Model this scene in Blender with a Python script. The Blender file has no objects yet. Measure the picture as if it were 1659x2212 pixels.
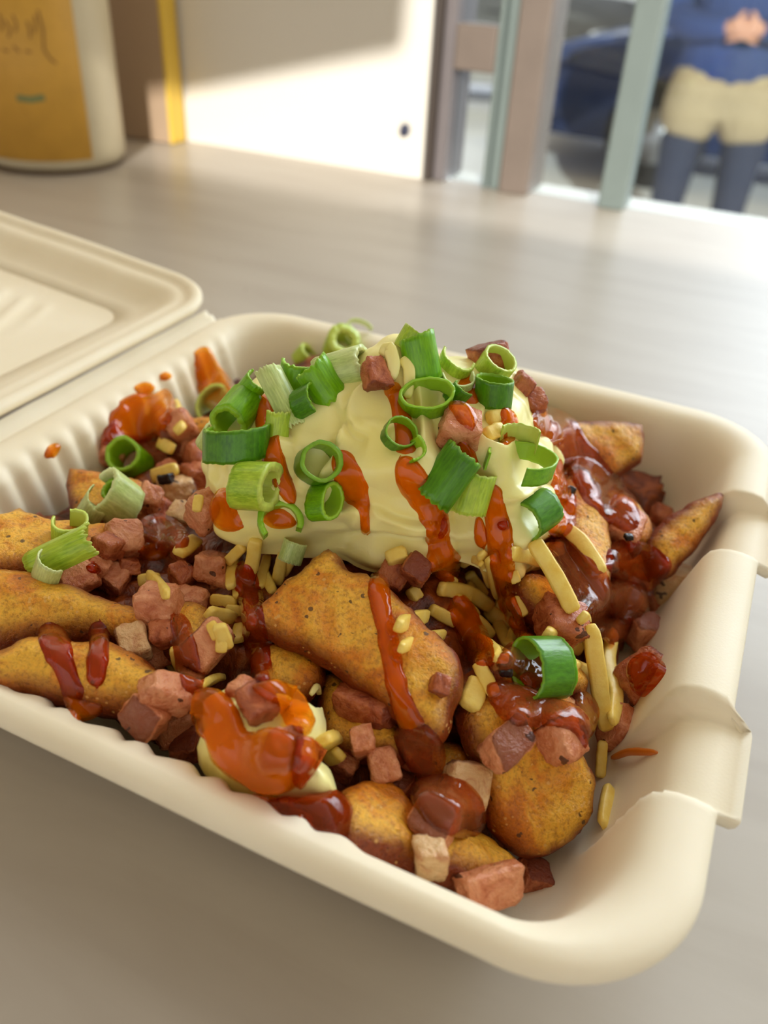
import bpy, bmesh, math, random
import numpy as np
from mathutils import Vector, Matrix, noise
from mathutils.bvhtree import BVHTree
from mathutils.geometry import delaunay_2d_cdt

random.seed(11)
SC = bpy.context.scene
COL = SC.collection
IW, IH = 1659, 2212

# ------------------------------------------------------------------ camera
F_PX, PITCH, YAW, ROLL = 1805.36, 0.6040959, -0.4074094, 0.0600278
CAM = Vector((0.0936434, -0.1948743, 0.1888749))
cp, sp = math.cos(PITCH), math.sin(PITCH)
FW = Vector((math.sin(YAW) * cp, math.cos(YAW) * cp, -sp))
r0 = Vector((math.cos(YAW), -math.sin(YAW), 0))
u0 = r0.cross(FW)
RT = math.cos(ROLL) * r0 + math.sin(ROLL) * u0
UP = -math.sin(ROLL) * r0 + math.cos(ROLL) * u0
cam_d = bpy.data.cameras.new('camera')
cam = bpy.data.objects.new('camera', cam_d)
COL.objects.link(cam)
M = Matrix.Identity(4)
for i in range(3):
    M[i][0], M[i][1], M[i][2], M[i][3] = RT[i], UP[i], -FW[i], CAM[i]
cam.matrix_world = M
cam_d.sensor_fit = 'VERTICAL'
cam_d.sensor_height = 36.0
cam_d.lens = F_PX / IH * 36.0
cam_d.clip_start = 0.01
cam_d.clip_end = 200
cam_d.dof.use_dof = True
cam_d.dof.focus_distance = 0.212
cam_d.dof.aperture_fstop = 10.3
SC.camera = cam

# ------------------------------------------------------------------ light
SC.view_settings.view_transform = 'Standard'
SC.view_settings.look = 'None'
SC.view_settings.gamma = 1
SC.view_settings.use_curve_mapping = False
SC.view_settings.exposure = 0.2

w = bpy.data.worlds.new('daylight')
SC.world = w
w.use_nodes = True
nt = w.node_tree
nt.nodes.clear()
tc = nt.nodes.new('ShaderNodeTexCoord')
dot = nt.nodes.new('ShaderNodeVectorMath'); dot.operation = 'DOT_PRODUCT'
dv = Vector((0.28, 0.82, 0.48)).normalized()
dot.inputs[1].default_value = dv
ramp = nt.nodes.new('ShaderNodeValToRGB')
cr = ramp.color_ramp
cr.elements[0].position = 0.0; cr.elements[0].color = (0.285, 0.205, 0.10, 1)
cr.elements[1].position = 1.0; cr.elements[1].color = (8, 8.3, 9.2, 1)
for p_, c_ in ((0.55, (0.33, 0.25, 0.135, 1)), (0.80, (0.56, 0.50, 0.44, 1)), (0.93, (1.0, 1.0, 1.05, 1)), (0.965, (2.2, 2.3, 2.5, 1)), (0.98, (7.5, 7.8, 8.6, 1))):
    e = cr.elements.new(p_); e.color = c_
mp = nt.nodes.new('ShaderNodeMapRange')
mp.inputs['From Min'].default_value = -1; mp.inputs['From Max'].default_value = 1
bg = nt.nodes.new('ShaderNodeBackground')
bg.inputs['Strength'].default_value = 1.0
out = nt.nodes.new('ShaderNodeOutputWorld')
nt.links.new(tc.outputs['Generated'], dot.inputs[0])
nt.links.new(dot.outputs['Value'], mp.inputs['Value'])
nt.links.new(mp.outputs['Result'], ramp.inputs['Fac'])
nt.links.new(ramp.outputs['Color'], bg.inputs['Color'])
nt.links.new(bg.outputs['Background'], out.inputs['Surface'])

SUN_D = Vector((-0.35, 0.80, -0.30)).normalized()
sd = bpy.data.lights.new('sun', 'SUN')
sd.energy = 4.2
sd.color = (1.0, 0.95, 0.86)
sd.angle = math.radians(0.5)
sun = bpy.data.objects.new('sun', sd)
COL.objects.link(sun)
sun.rotation_euler = SUN_D.to_track_quat('-Z', 'Y').to_euler()
sun.location = (2, -3, 3)


# ------------------------------------------------------------------ helpers
def ray(px, py):
    return (FW * F_PX + RT * (px - IW / 2) + UP * (IH / 2 - py)).normalized()


def PZ(px, py, z):
    d = ray(px, py)
    return CAM + d * ((z - CAM.z) / d.z)


def PY(px, py, y):
    d = ray(px, py)
    return CAM + d * ((y - CAM.y) / d.y)


def tag(o, label=None, cat=None, group=None, kind=None):
    if label: o['label'] = label
    if cat: o['category'] = cat
    if group: o['group'] = group
    if kind: o['kind'] = kind
    return o


def mesh_obj(name, verts, faces, mat, parent=None, smooth=True, center=True, attr=None):
    me = bpy.data.meshes.new(name)
    vs = [Vector(v) for v in verts]
    c = Vector((0, 0, 0))
    if center and parent is None and vs:
        for v in vs: c += v
        c /= len(vs)
        vs = [v - c for v in vs]
    me.from_pydata([tuple(v) for v in vs], [], faces)
    if smooth:
        me.polygons.foreach_set('use_smooth', [True] * len(me.polygons))
    if attr is not None:
        for an, vals in attr.items():
            a = me.attributes.new(an, 'FLOAT', 'POINT')
            a.data.foreach_set('value', vals)
    if mat is not None:
        me.materials.append(mat)
    me.validate()
    o = bpy.data.objects.new(name, me)
    COL.objects.link(o)
    if parent is not None:
        o.parent = parent
    o.location = c
    return o


def bm_obj(name, bm, mat, parent=None, smooth=False, loc=None):
    me = bpy.data.meshes.new(name)
    bmesh.ops.recalc_face_normals(bm, faces=bm.faces)
    bm.to_mesh(me); bm.free()
    if smooth:
        me.polygons.foreach_set('use_smooth', [True] * len(me.polygons))
    if mat: me.materials.append(mat)
    o = bpy.data.objects.new(name, me)
    COL.objects.link(o)
    if parent is not None: o.parent = parent
    if loc is not None: o.location = loc
    return o


def box_bm(bm, lo, hi, bevel=0.0):
    lo, hi = Vector(lo), Vector(hi)
    r = bmesh.ops.create_cube(bm, size=1)
    for v in r['verts']:
        v.co = Vector(((lo[i] + hi[i]) / 2 + v.co[i] * (hi[i] - lo[i]) for i in range(3)))
    if bevel > 0:
        es = list({e for v in r['verts'] for e in v.link_edges})
        bmesh.ops.bevel(bm, geom=es, offset=bevel, segments=3, affect='EDGES', profile=0.5)


def box(name, lo, hi, mat, bevel=0.0, parent=None):
    bm = bmesh.new()
    if parent is None:
        c = (Vector(lo) + Vector(hi)) / 2
        box_bm(bm, Vector(lo) - c, Vector(hi) - c, bevel)
        return bm_obj(name, bm, mat, None, False, c)
    box_bm(bm, lo, hi, bevel)
    return bm_obj(name, bm, mat, parent)


def empty(name, loc):
    o = bpy.data.objects.new(name, None)
    o.empty_display_size = 0.02
    COL.objects.link(o)
    o.location = loc
    return o


# ------------------------------------------------------------------ materials
class MT:
    def __init__(s, name, rough=0.5, spec=0.5, **kw):
        s.m = bpy.data.materials.new(name)
        s.m.use_nodes = True
        s.nt = s.m.node_tree
        s.b = s.nt.nodes['Principled BSDF']
        s.b.inputs['Roughness'].default_value = rough
        s.b.inputs['Specular IOR Level'].default_value = spec
        for k, v in kw.items():
            s.b.inputs[k].default_value = v
        s.tc = s.nt.nodes.new('ShaderNodeTexCoord')
        s.oi = s.nt.nodes.new('ShaderNodeObjectInfo')

    def n(s, t, **kw):
        x = s.nt.nodes.new(t)
        for k, v in kw.items():
            setattr(x, k, v)
        return x

    def link(s, a, b): s.nt.links.new(a, b)

    def coord(s, scale=(1, 1, 1), rnd=True):
        mpn = s.n('ShaderNodeMapping')
        mpn.inputs['Scale'].default_value = scale
        s.link(s.tc.outputs['Object'], mpn.inputs['Vector'])
        if rnd:
            cb = s.n('ShaderNodeCombineXYZ')
            mu = s.n('ShaderNodeMath', operation='MULTIPLY'); mu.inputs[1].default_value = 7.3
            s.link(s.oi.outputs['Random'], mu.inputs[0])
            s.link(mu.outputs[0], cb.inputs[0]); s.link(mu.outputs[0], cb.inputs[2])
            s.link(cb.outputs[0], mpn.inputs['Location'])
        return mpn.outputs['Vector']

    def noise(s, scale, detail=4, rough=0.6, vec=None, dist=0.0):
        x = s.n('ShaderNodeTexNoise')
        x.inputs['Scale'].default_value = scale
        x.inputs['Detail'].default_value = detail
        x.inputs['Roughness'].default_value = rough
        x.inputs['Distortion'].default_value = dist
        s.link(vec if vec is not None else s.coord(), x.inputs['Vector'])
        return x.outputs['Fac']

    def ramp(s, fac, stops):
        x = s.n('ShaderNodeValToRGB')
        els = x.color_ramp.elements
        while len(els) > 1: els.remove(els[-1])
        els[0].position = stops[0][0]; els[0].color = (*stops[0][1], 1) if len(stops[0][1]) == 3 else stops[0][1]
        for p, c in stops[1:]:
            q = els.new(p); q.color = (*c, 1) if len(c) == 3 else c
        s.link(fac, x.inputs['Fac'])
        return x.outputs['Color']

    def mix(s, fac, a, b, blend='MIX'):
        x = s.n('ShaderNodeMix', data_type='RGBA', blend_type=blend)
        for v, sk in ((fac, x.inputs['Factor']), (a, x.inputs[6]), (b, x.inputs[7])):
            if isinstance(v, (int, float)): sk.default_value = v
            elif isinstance(v, tuple): sk.default_value = (*v, 1)
            else: s.link(v, sk)
        return x.outputs[2]

    def bump(s, h, strength=0.3, dist=0.001, normal=None):
        x = s.n('ShaderNodeBump')
        x.inputs['Strength'].default_value = strength
        x.inputs['Distance'].default_value = dist
        s.link(h, x.inputs['Height'])
        if normal is not None: s.link(normal, x.inputs['Normal'])
        s.link(x.outputs['Normal'], s.b.inputs['Normal'])
        return x.outputs['Normal']

    def color(s, c):
        if isinstance(c, tuple): s.b.inputs['Base Color'].default_value = (*c, 1)
        else: s.link(c, s.b.inputs['Base Color'])
        return s

    def attr(s, name):
        x = s.n('ShaderNodeAttribute'); x.attribute_name = name
        return x.outputs['Fac']

    def math(s, op, a, b=0.0, clamp=False):
        x = s.n('ShaderNodeMath', operation=op); x.use_clamp = clamp
        for v, sk in ((a, x.inputs[0]), (b, x.inputs[1])):
            if isinstance(v, (int, float)): sk.default_value = v
            else: s.link(v, sk)
        return x.outputs[0]


def simple(name, col, rough=0.5, var=0.06, scale=30, bump=0.0, **kw):
    m = MT(name, rough, **kw)
    nf = m.noise(scale, 4, 0.6)
    a = tuple(max(0, c * (1 - var)) for c in col); b = tuple(min(1, c * (1 + var)) for c in col)
    m.color(m.ramp(nf, [(0.3, a), (0.7, b)]))
    if bump: m.bump(nf, bump, 0.0005)
    return m.m


def srgb(r, g, b):
    f = lambda c: (c / 255 / 12.92) if c / 255 <= 0.04045 else ((c / 255 + 0.055) / 1.055) ** 2.4
    return (f(r), f(g), f(b))


def mat_counter():
    m = MT('counter_laminate', 0.32, 0.35)
    v = m.coord((1.5, 9, 1), rnd=False)
    n1 = m.noise(5, 5, 0.55, v, 0.6)
    n2 = m.noise(900, 2, 0.5)
    c = m.ramp(n1, [(0.3, srgb(184, 176, 166)), (0.52, srgb(191, 184, 174)), (0.75, srgb(196, 189, 180))])
    # fine dark crumbs
    vo = m.n('ShaderNodeTexVoronoi'); vo.inputs['Scale'].default_value = 26
    m.link(m.coord(rnd=False), vo.inputs['Vector'])
    sp_ = m.ramp(vo.outputs['Distance'], [(0.0, (0.25, 0.2, 0.15)), (0.018, (0.3, 0.25, 0.2)), (0.026, (1, 1, 1))])
    m.color(m.mix(1.0, c, sp_, 'MULTIPLY'))
    m.bump(n2, 0.05, 0.0002)
    return m.m


def mat_tray():
    m = MT('moulded_pulp', 0.5, 0.35)
    m.b.inputs['Subsurface Weight'].default_value = 0.15
    m.b.inputs['Subsurface Radius'].default_value = (0.004, 0.003, 0.002)
    n1 = m.noise(1400, 3, 0.6)
    n2 = m.noise(25, 3, 0.5)
    m.color(m.ramp(n2, [(0.3, srgb(236, 224, 196)), (0.7, srgb(243, 233, 209))]))
    m.bump(n1, 0.12, 0.0003)
    return m.m


def mat_potato():
    m = MT('fried_potato', 0.36, 0.5)
    m.b.inputs['Subsurface Weight'].default_value = 0.12
    m.b.inputs['Subsurface Radius'].default_value = (0.004, 0.002, 0.001)
    v = m.coord()
    big = m.noise(70, 4, 0.6, v, 0.5)
    fine = m.noise(900, 4, 0.7, v)
    base = m.ramp(big, [(0.25, srgb(170, 82, 8)), (0.40, srgb(220, 134, 16)), (0.56, srgb(240, 184, 56)), (0.75, srgb(232, 156, 28))])
    ed = m.attr('edge')
    edn = m.math('ADD', ed, m.math('MULTIPLY', m.math('SUBTRACT', big, 0.5), 1.1))
    base = m.mix(m.ramp(edn, [(0.15, (0, 0, 0)), (0.85, (1, 1, 1))]), base, srgb(134, 54, 6))
    # toasted crumbs
    cr_ = m.ramp(fine, [(0.36, (0.55, 0.42, 0.3)), (0.5, (1, 1, 1)), (0.66, (1.15, 1.1, 1.0))])
    base = m.mix(0.7, base, cr_, 'MULTIPLY')
    vo = m.n('ShaderNodeTexVoronoi'); vo.inputs['Scale'].default_value = 420
    vo.inputs['Randomness'].default_value = 1.0
    m.link(v, vo.inputs['Vector'])
    sel = m.noise(260, 2, 0.5, v)
    pep = m.math('MULTIPLY', m.math('LESS_THAN', vo.outputs['Distance'], 0.27), m.math('GREATER_THAN', sel, 0.62))
    base = m.mix(m.math('MULTIPLY', pep, 0.8), base, (0.035, 0.012, 0.006))
    vo2 = m.n('ShaderNodeTexVoronoi'); vo2.inputs['Scale'].default_value = 600
    m.link(v, vo2.inputs['Vector'])
    sel2 = m.noise(120, 2, 0.5, v)
    salt = m.math('MULTIPLY', m.math('LESS_THAN', vo2.outputs['Distance'], 0.25), m.math('GREATER_THAN', sel2, 0.6))
    base = m.mix(m.math('MULTIPLY', salt, 0.55), base, srgb(240, 190, 110))
    m.color(base)
    h = m.math('ADD', m.math('MULTIPLY', fine, 0.6), m.math('MULTIPLY', m.noise(320, 3, 0.6, v), 0.8))
    m.bump(h, 0.9, 0.0011)
    return m.m


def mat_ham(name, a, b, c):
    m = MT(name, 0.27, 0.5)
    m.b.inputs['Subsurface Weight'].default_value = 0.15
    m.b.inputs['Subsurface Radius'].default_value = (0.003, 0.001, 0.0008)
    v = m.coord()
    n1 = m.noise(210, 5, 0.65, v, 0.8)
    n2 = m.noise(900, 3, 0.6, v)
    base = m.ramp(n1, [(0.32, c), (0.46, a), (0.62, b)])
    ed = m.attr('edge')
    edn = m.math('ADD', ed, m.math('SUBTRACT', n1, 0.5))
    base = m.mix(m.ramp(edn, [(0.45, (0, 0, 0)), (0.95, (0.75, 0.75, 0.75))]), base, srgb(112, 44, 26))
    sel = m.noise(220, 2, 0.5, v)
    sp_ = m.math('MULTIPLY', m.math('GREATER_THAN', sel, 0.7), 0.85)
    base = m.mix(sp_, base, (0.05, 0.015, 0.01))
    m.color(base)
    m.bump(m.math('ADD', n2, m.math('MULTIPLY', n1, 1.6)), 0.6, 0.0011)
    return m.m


def mat_cheese():
    m = MT('grated_cheese', 0.38, 0.5)
    m.b.inputs['Subsurface Weight'].default_value = 0.25
    m.b.inputs['Subsurface Radius'].default_value = (0.005, 0.004, 0.001)
    n1 = m.noise(180, 4, 0.6)
    n2 = m.noise(1000, 3, 0.6)
    m.color(m.ramp(n1, [(0.3, srgb(238, 200, 84)), (0.7, srgb(250, 226, 126))]))
    m.bump(n2, 0.3, 0.0004)
    return m.m


def mat_onion(name, outer, inner, dark):
    m = MT(name, 0.3, 0.5)
    m.b.inputs['Subsurface Weight'].default_value = 0.12
    m.b.inputs['Subsurface Radius'].default_value = (0.002, 0.004, 0.001)
    rim = m.attr('rim'); inn = m.attr('inner'); ang = m.attr('ang')
    cb = m.n('ShaderNodeCombineXYZ'); m.link(m.math('MULTIPLY', ang, 60.0), cb.inputs[0])
    m.link(m.math('MULTIPLY', m.oi.outputs['Random'], 20.0), cb.inputs[1])
    m.link(m.math('MULTIPLY', rim, 2.0), cb.inputs[2])
    st = m.noise(1.0, 3, 0.6, cb.outputs[0])
    pt = m.noise(170, 3, 0.5)
    oc = m.mix(m.ramp(pt, [(0.35, (0, 0, 0)), (0.65, (1, 1, 1))]), outer, dark)
    oc = m.mix(m.ramp(st, [(0.35, (0, 0, 0)), (0.7, (0.6, 0.6, 0.6))]), oc, tuple(min(1, x * 1.5) for x in outer))
    c = m.mix(inn, oc, inner)
    e_ = m.ramp(rim, [(0.90, (0, 0, 0)), (0.98, (0.45, 0.45, 0.45))])
    c = m.mix(e_, c, tuple(min(1, x * 1.25 + .03) for x in inner))
    m.color(c)
    m.bump(st, 0.25, 0.0003)
    return m.m


def mat_cream():
    m = MT('cream', 0.3, 0.5)
    m.b.inputs['Subsurface Weight'].default_value = 0.3
    m.b.inputs['Subsurface Radius'].default_value = (0.006, 0.005, 0.003)
    n1 = m.noise(45, 3, 0.5)
    m.color(m.ramp(n1, [(0.3, srgb(252, 238, 148)), (0.7, srgb(255, 247, 178))]))
    m.bump(m.noise(130, 4, 0.5, None, 1.0), 0.25, 0.001)
    return m.m


def mat_sauce(name, tint, body, opac=0.5):
    m = bpy.data.materials.new(name)
    m.use_nodes = True
    nt = m.node_tree
    nt.nodes.clear()
    N = nt.nodes.new
    out = N('ShaderNodeOutputMaterial')
    tr = N('ShaderNodeBsdfTransparent'); tr.inputs[0].default_value = (*tint, 1)
    df = N('ShaderNodeBsdfPrincipled')
    df.inputs['Base Color'].default_value = (*body, 1)
    df.inputs['Roughness'].default_value = 0.5
    df.inputs['Specular IOR Level'].default_value = 0.0
    df.inputs['Subsurface Weight'].default_value = 0.3
    df.inputs['Subsurface Radius'].default_value = (0.005, 0.0015, 0.0005)
    gl = N('ShaderNodeBsdfGlossy'); gl.inputs['Roughness'].default_value = 0.07
    gl.inputs['Color'].default_value = (1, 1, 1, 1)
    tc = N('ShaderNodeTexCoord')
    ns = N('ShaderNodeTexNoise'); ns.inputs['Scale'].default_value = 170; ns.inputs['Detail'].default_value = 2
    nt.links.new(tc.outputs['Object'], ns.inputs['Vector'])
    bp = N('ShaderNodeBump'); bp.inputs['Strength'].default_value = 0.35; bp.inputs['Distance'].default_value = 0.0012
    nt.links.new(ns.outputs['Fac'], bp.inputs['Height'])
    at = N('ShaderNodeAttribute'); at.attribute_name = 'thick'
    mr = N('ShaderNodeMapRange')
    mr.inputs['From Min'].default_value = 0.0; mr.inputs['From Max'].default_value = 1.0
    mr.inputs['To Min'].default_value = opac * 0.25; mr.inputs['To Max'].default_value = min(1.0, opac * 1.3)
    nt.links.new(at.outputs['Fac'], mr.inputs['Value'])
    m1 = N('ShaderNodeMixShader')
    nt.links.new(mr.outputs['Result'], m1.inputs['Fac'])
    nt.links.new(tr.outputs[0], m1.inputs[1]); nt.links.new(df.outputs[0], m1.inputs[2])
    fr = N('ShaderNodeFresnel'); fr.inputs['IOR'].default_value = 1.42
    m2 = N('ShaderNodeMixShader')
    for x in (gl, fr): nt.links.new(bp.outputs['Normal'], x.inputs['Normal'])
    nt.links.new(fr.outputs[0], m2.inputs['Fac'])
    nt.links.new(m1.outputs[0], m2.inputs[1]); nt.links.new(gl.outputs[0], m2.inputs[2])
    nt.links.new(m2.outputs[0], out.inputs['Surface'])
    return m


def mat_glass():
    m = bpy.data.materials.new('window_glass')
    m.use_nodes = True
    nt = m.node_tree; nt.nodes.clear()
    out = nt.nodes.new('ShaderNodeOutputMaterial')
    tr = nt.nodes.new('ShaderNodeBsdfTransparent'); tr.inputs[0].default_value = (0.92, 0.96, 0.96, 1)
    gl = nt.nodes.new('ShaderNodeBsdfGlossy'); gl.inputs['Roughness'].default_value = 0.02
    fr = nt.nodes.new('ShaderNodeFresnel'); fr.inputs['IOR'].default_value = 1.45
    mx = nt.nodes.new('ShaderNodeMixShader')
    nt.links.new(fr.outputs[0], mx.inputs['Fac'])
    nt.links.new(tr.outputs[0], mx.inputs[1]); nt.links.new(gl.outputs[0], mx.inputs[2])
    nt.links.new(mx.outputs[0], out.inputs['Surface'])
    return m


MAT = dict(
    counter=mat_counter(), tray=mat_tray(), potato=mat_potato(), cheese=mat_cheese(), cream=mat_cream(),
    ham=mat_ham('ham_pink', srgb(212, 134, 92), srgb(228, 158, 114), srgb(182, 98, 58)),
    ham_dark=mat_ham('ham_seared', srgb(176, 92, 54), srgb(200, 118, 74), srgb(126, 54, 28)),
    ham_pale=mat_ham('ham_pale', srgb(220, 176, 124), srgb(228, 190, 140), srgb(200, 140, 96)),
    on_dark=mat_onion('onion_dark', srgb(74, 132, 8), srgb(128, 176, 24), srgb(52, 106, 8)),
    on_mid=mat_onion('onion_mid', srgb(112, 170, 8), srgb(150, 196, 36), srgb(86, 148, 8)),
    on_lime=mat_onion('onion_lime', srgb(172, 198, 62), srgb(200, 216, 100), srgb(132, 174, 34)),
    on_pale=mat_onion('onion_pale', srgb(192, 206, 136), srgb(212, 222, 160), srgb(164, 190, 104)),
    sauce=mat_sauce('chilli_sauce', (1.0, 0.46, 0.04), (0.80, 0.16, 0.0), 0.36),
    sauce_red=mat_sauce('chilli_sauce_thick', (0.88, 0.24, 0.03), (0.36, 0.048, 0.003), 0.40),
    sauce_brown=mat_sauce('meat_sauce', (0.90, 0.42, 0.14), (0.42, 0.11, 0.03), 0.30),
    wall=simple('painted_wall', srgb(226, 222, 214), 0.6, 0.02, 4),
    frame_dark=simple('dark_frame', srgb(66, 58, 54), 0.35, 0.08, 20),
    frame_grey=simple('grey_frame', srgb(112, 106, 108), 0.35, 0.08, 20),
    frame_brown=simple('brown_post', srgb(116, 104, 96), 0.45, 0.08, 20),
    frame_green=simple('greenish_post', srgb(112, 124, 122), 0.4, 0.05, 20),
    glass=mat_glass(),
)


# ------------------------------------------------------------------ structure
WY = 0.576      # the shopfront plane
ct = box('counter', (-1.3, -0.9, -0.04), (1.1, WY + 0.02, 0), MAT['counter'], 0.003)
tag(ct, 'pale grey laminate counter top carrying the takeaway box', 'counter', kind=None)
box('floor', (-3, -1.7, -1.14), (3, WY + 0.1, -1.1), simple('floor_tiles', srgb(120, 112, 104), 0.5, 0.1, 5))['kind'] = 'structure'
bw = box('wall_back', (-1.8, WY, -1.0), (-0.221, WY + 0.06, 2.4), MAT['wall'])
bw['kind'] = 'structure'
sill = box('wall_under_window', (-0.221, WY, -1.0), (2.6, WY + 0.06, -0.001), MAT['wall'])
sill.name = 'wall_sill'; sill['kind'] = 'structure'


def wpoly(pts):   # polygon on the unseen sun blocker, (x, z)
    return pts


# unseen blocker added behind the camera, opening shaped to cast the sun patch
YR = -1.6


def back(p):
    t = (p[1] - YR) / SUN_D.y
    q = Vector(p) - SUN_D * t
    return (q.x, q.z)


A = PY(440, 185, WY); B = PY(870, 100, WY)
a_, b_ = back(A), back(B)
lo = back((-0.479, 0.462, 0)); ro = back((0.9, 0.462, 0))
HT = b_[1] + 0.075
sl = (b_[1] - a_[1]) / (b_[0] - a_[0])
hole = [(lo[0], lo[1]), (ro[0], ro[1]), (ro[0], HT - .006), (b_[0] + 0.004, HT - .006), b_, (lo[0], a_[1] + sl * (lo[0] - a_[0]))]
bm = bmesh.new()
outer = [(-2.5, -1.0), (3.2, -1.0), (3.2, HT), (-2.5, HT)]
tv = [Vector(p) for p in outer] + [Vector(p) for p in hole]
te = [(i, (i + 1) % 4) for i in range(4)] + [(4 + i, 4 + (i + 1) % len(hole)) for i in range(len(hole))]
r = delaunay_2d_cdt(tv, te, [], 0, 1e-6)


def inpoly(p, poly):
    c = False
    n = len(poly)
    for i in range(n):
        x1, y1 = poly[i][0], poly[i][1]; x2, y2 = poly[(i + 1) % n][0], poly[(i + 1) % n][1]
        if (y1 > p[1]) != (y2 > p[1]) and p[0] < (x2 - x1) * (p[1] - y1) / (y2 - y1) + x1: c = not c
    return c


bv = [bm.verts.new((v.x, YR, v.y)) for v in r[0]]
for f in r[2]:
    cx = sum(r[0][i].x for i in f) / len(f); cy = sum(r[0][i].y for i in f) / len(f)
    if not inpoly((cx, cy), hole): bm.faces.new([bv[i] for i in f])
ext = bmesh.ops.extrude_face_region(bm, geom=bm.faces[:])
for v in ext['geom']:
    if isinstance(v, bmesh.types.BMVert): v.co.y -= 0.012
wr = bm_obj('sun_blocker', bm, MAT['wall']); wr['kind'] = 'structure'

# window: frame posts and glass
win = empty('window_1', (0, WY, 0)); win['kind'] = 'structure'


def post(name, x0, x1, mat, y0=0.0, y1=0.05):
    return box(name, (x0, y0, 0), (x1, y1, 1.6), mat, 0.002, win)


def wx(px, py=200): return PY(px, py, WY).x


post('frame_post', wx(937, 100), wx(955, 100), MAT['frame_dark'], -0.004)
post('frame_post', wx(955, 100) + .0003, wx(982, 100), MAT['frame_grey'], 0.0)
post('frame_post', wx(1072, 100), wx(1084, 100), MAT['frame_green'], 0.0, 0.01)
post('frame_post', wx(1086, 100), wx(1112, 100), MAT['frame_green'], 0.004)
post('frame_post', wx(1114, 100), wx(1183, 100), MAT['frame_brown'], -0.002)
post('frame_post', wx(1335, 200), wx(1398, 200), MAT['frame_green'], 0.0, 0.03)
z0 = PY(1020, 155, WY).z; z1 = PY(1020, 52, WY).z
box('frame_crossbar', (wx(982, 100), 0.0, z0), (wx(1072, 100), 0.03, z1), MAT['frame_brown'], 0.002, win)
box('pane', (wx(982, 100), 0.015, 0), (2.6, 0.019, 1.6), MAT['glass'], 0, win)

# small dark fixing on the wall
bm = bmesh.new()
bmesh.ops.create_cone(bm, cap_ends=True, segments=20, radius1=0.005, radius2=0.004, depth=0.006)
bmesh.ops.create_uvsphere(bm, u_segments=16, v_segments=10, radius=0.0035, matrix=Matrix.Translation((0.001, 0.002, 0.003)))
p = PY(876, 281, WY)
hk = bm_obj('wall_fixing', bm, simple('dark_blue_plastic', srgb(50, 56, 84), 0.4), None, True, (p.x, WY - 0.003, p.z))
hk.rotation_euler = (math.pi / 2, 0, 0)
hk.scale = (0.9, 1.2, 1)
tag(hk, 'small dark blue screw cap on the white wall panel', 'fixing')
#@@STRUCT_END

# ------------------------------------------------------------------ takeaway box
S = 0.117


def ss(a, b, x):
    t = max(0.0, min(1.0, (x - a) / (b - a)))
    return t * t * (3 - 2 * t)


def rrect(h, R, ns=150, nc=22):
    out = []
    hc = h - R
    for k in range(4):
        ang0 = [0, 90, 180, 270][k]
        cxs = [(hc, hc), (-hc, hc), (-hc, -hc), (hc, -hc)][k]
        for i in range(nc):
            a = math.radians(ang0 + 90 * i / nc)
            out.append((cxs[0] + R * math.cos(a), cxs[1] + R * math.sin(a), math.cos(a), math.sin(a)))
        n = [(0, 1), (-1, 0), (0, -1), (1, 0)][k]
        nx = [(-hc, hc), (-hc, -hc), (hc, -hc), (hc, hc)][k]
        p0 = (cxs[0] + R * n[0], cxs[1] + R * n[1]); p1 = (nx[0] + R * n[0], nx[1] + R * n[1])
        for i in range(ns):
            t = i / ns
            out.append((p0[0] + (p1[0] - p0[0]) * t, p0[1] + (p1[1] - p0[1]) * t, n[0], n[1]))
    return out


def loft_tray(name, h, R, prof, rmin, mod, mat, parent, tf=None, centre=True, thick=0.0016):
    rings = []
    verts = []; faces = []
    for d, z in prof:
        hh = h - d
        R_ = max(R - d, rmin)
        pts = rrect(hh, min(R_, hh * 0.98))
        ring = []
        for (x, y, nx, ny) in pts:
            x, y, zz = mod(x, y, z, nx, ny, d)
            v = Vector((x, y, zz))
            if tf: v = tf(v)
            ring.append(len(verts)); verts.append(v)
        rings.append(ring)
    n = len(rings[0])
    for a, b in zip(rings[:-1], rings[1:]):
        for i in range(n):
            j = (i + 1) % n
            faces.append((a[i], a[j], b[j], b[i]))
    if centre:
        faces.append(tuple(rings[-1]))
    o = mesh_obj(name, verts, faces, mat, parent)
    sm = o.modifiers.new('thickness', 'SOLIDIFY'); sm.thickness = thick; sm.offset = -1
    return o


TRAY_PROF = [(0.0016, 0.0418), (0.0006, 0.0428), (0.0002, 0.0442), (0.0008, 0.0456), (0.0026, 0.0468), (0.0055, 0.0473),
             (0.0088, 0.0472), (0.0115, 0.0464), (0.0136, 0.0447), (0.0152, 0.0418), (0.0166, 0.037), (0.0182, 0.032), (0.0198, 0.026),
             (0.0215, 0.0200), (0.0236, 0.0145), (0.0265, 0.0098), (0.0305, 0.0068), (0.036, 0.0052), (0.045, 0.0047), (0.060, 0.0046), (0.085, 0.0046)]


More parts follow.
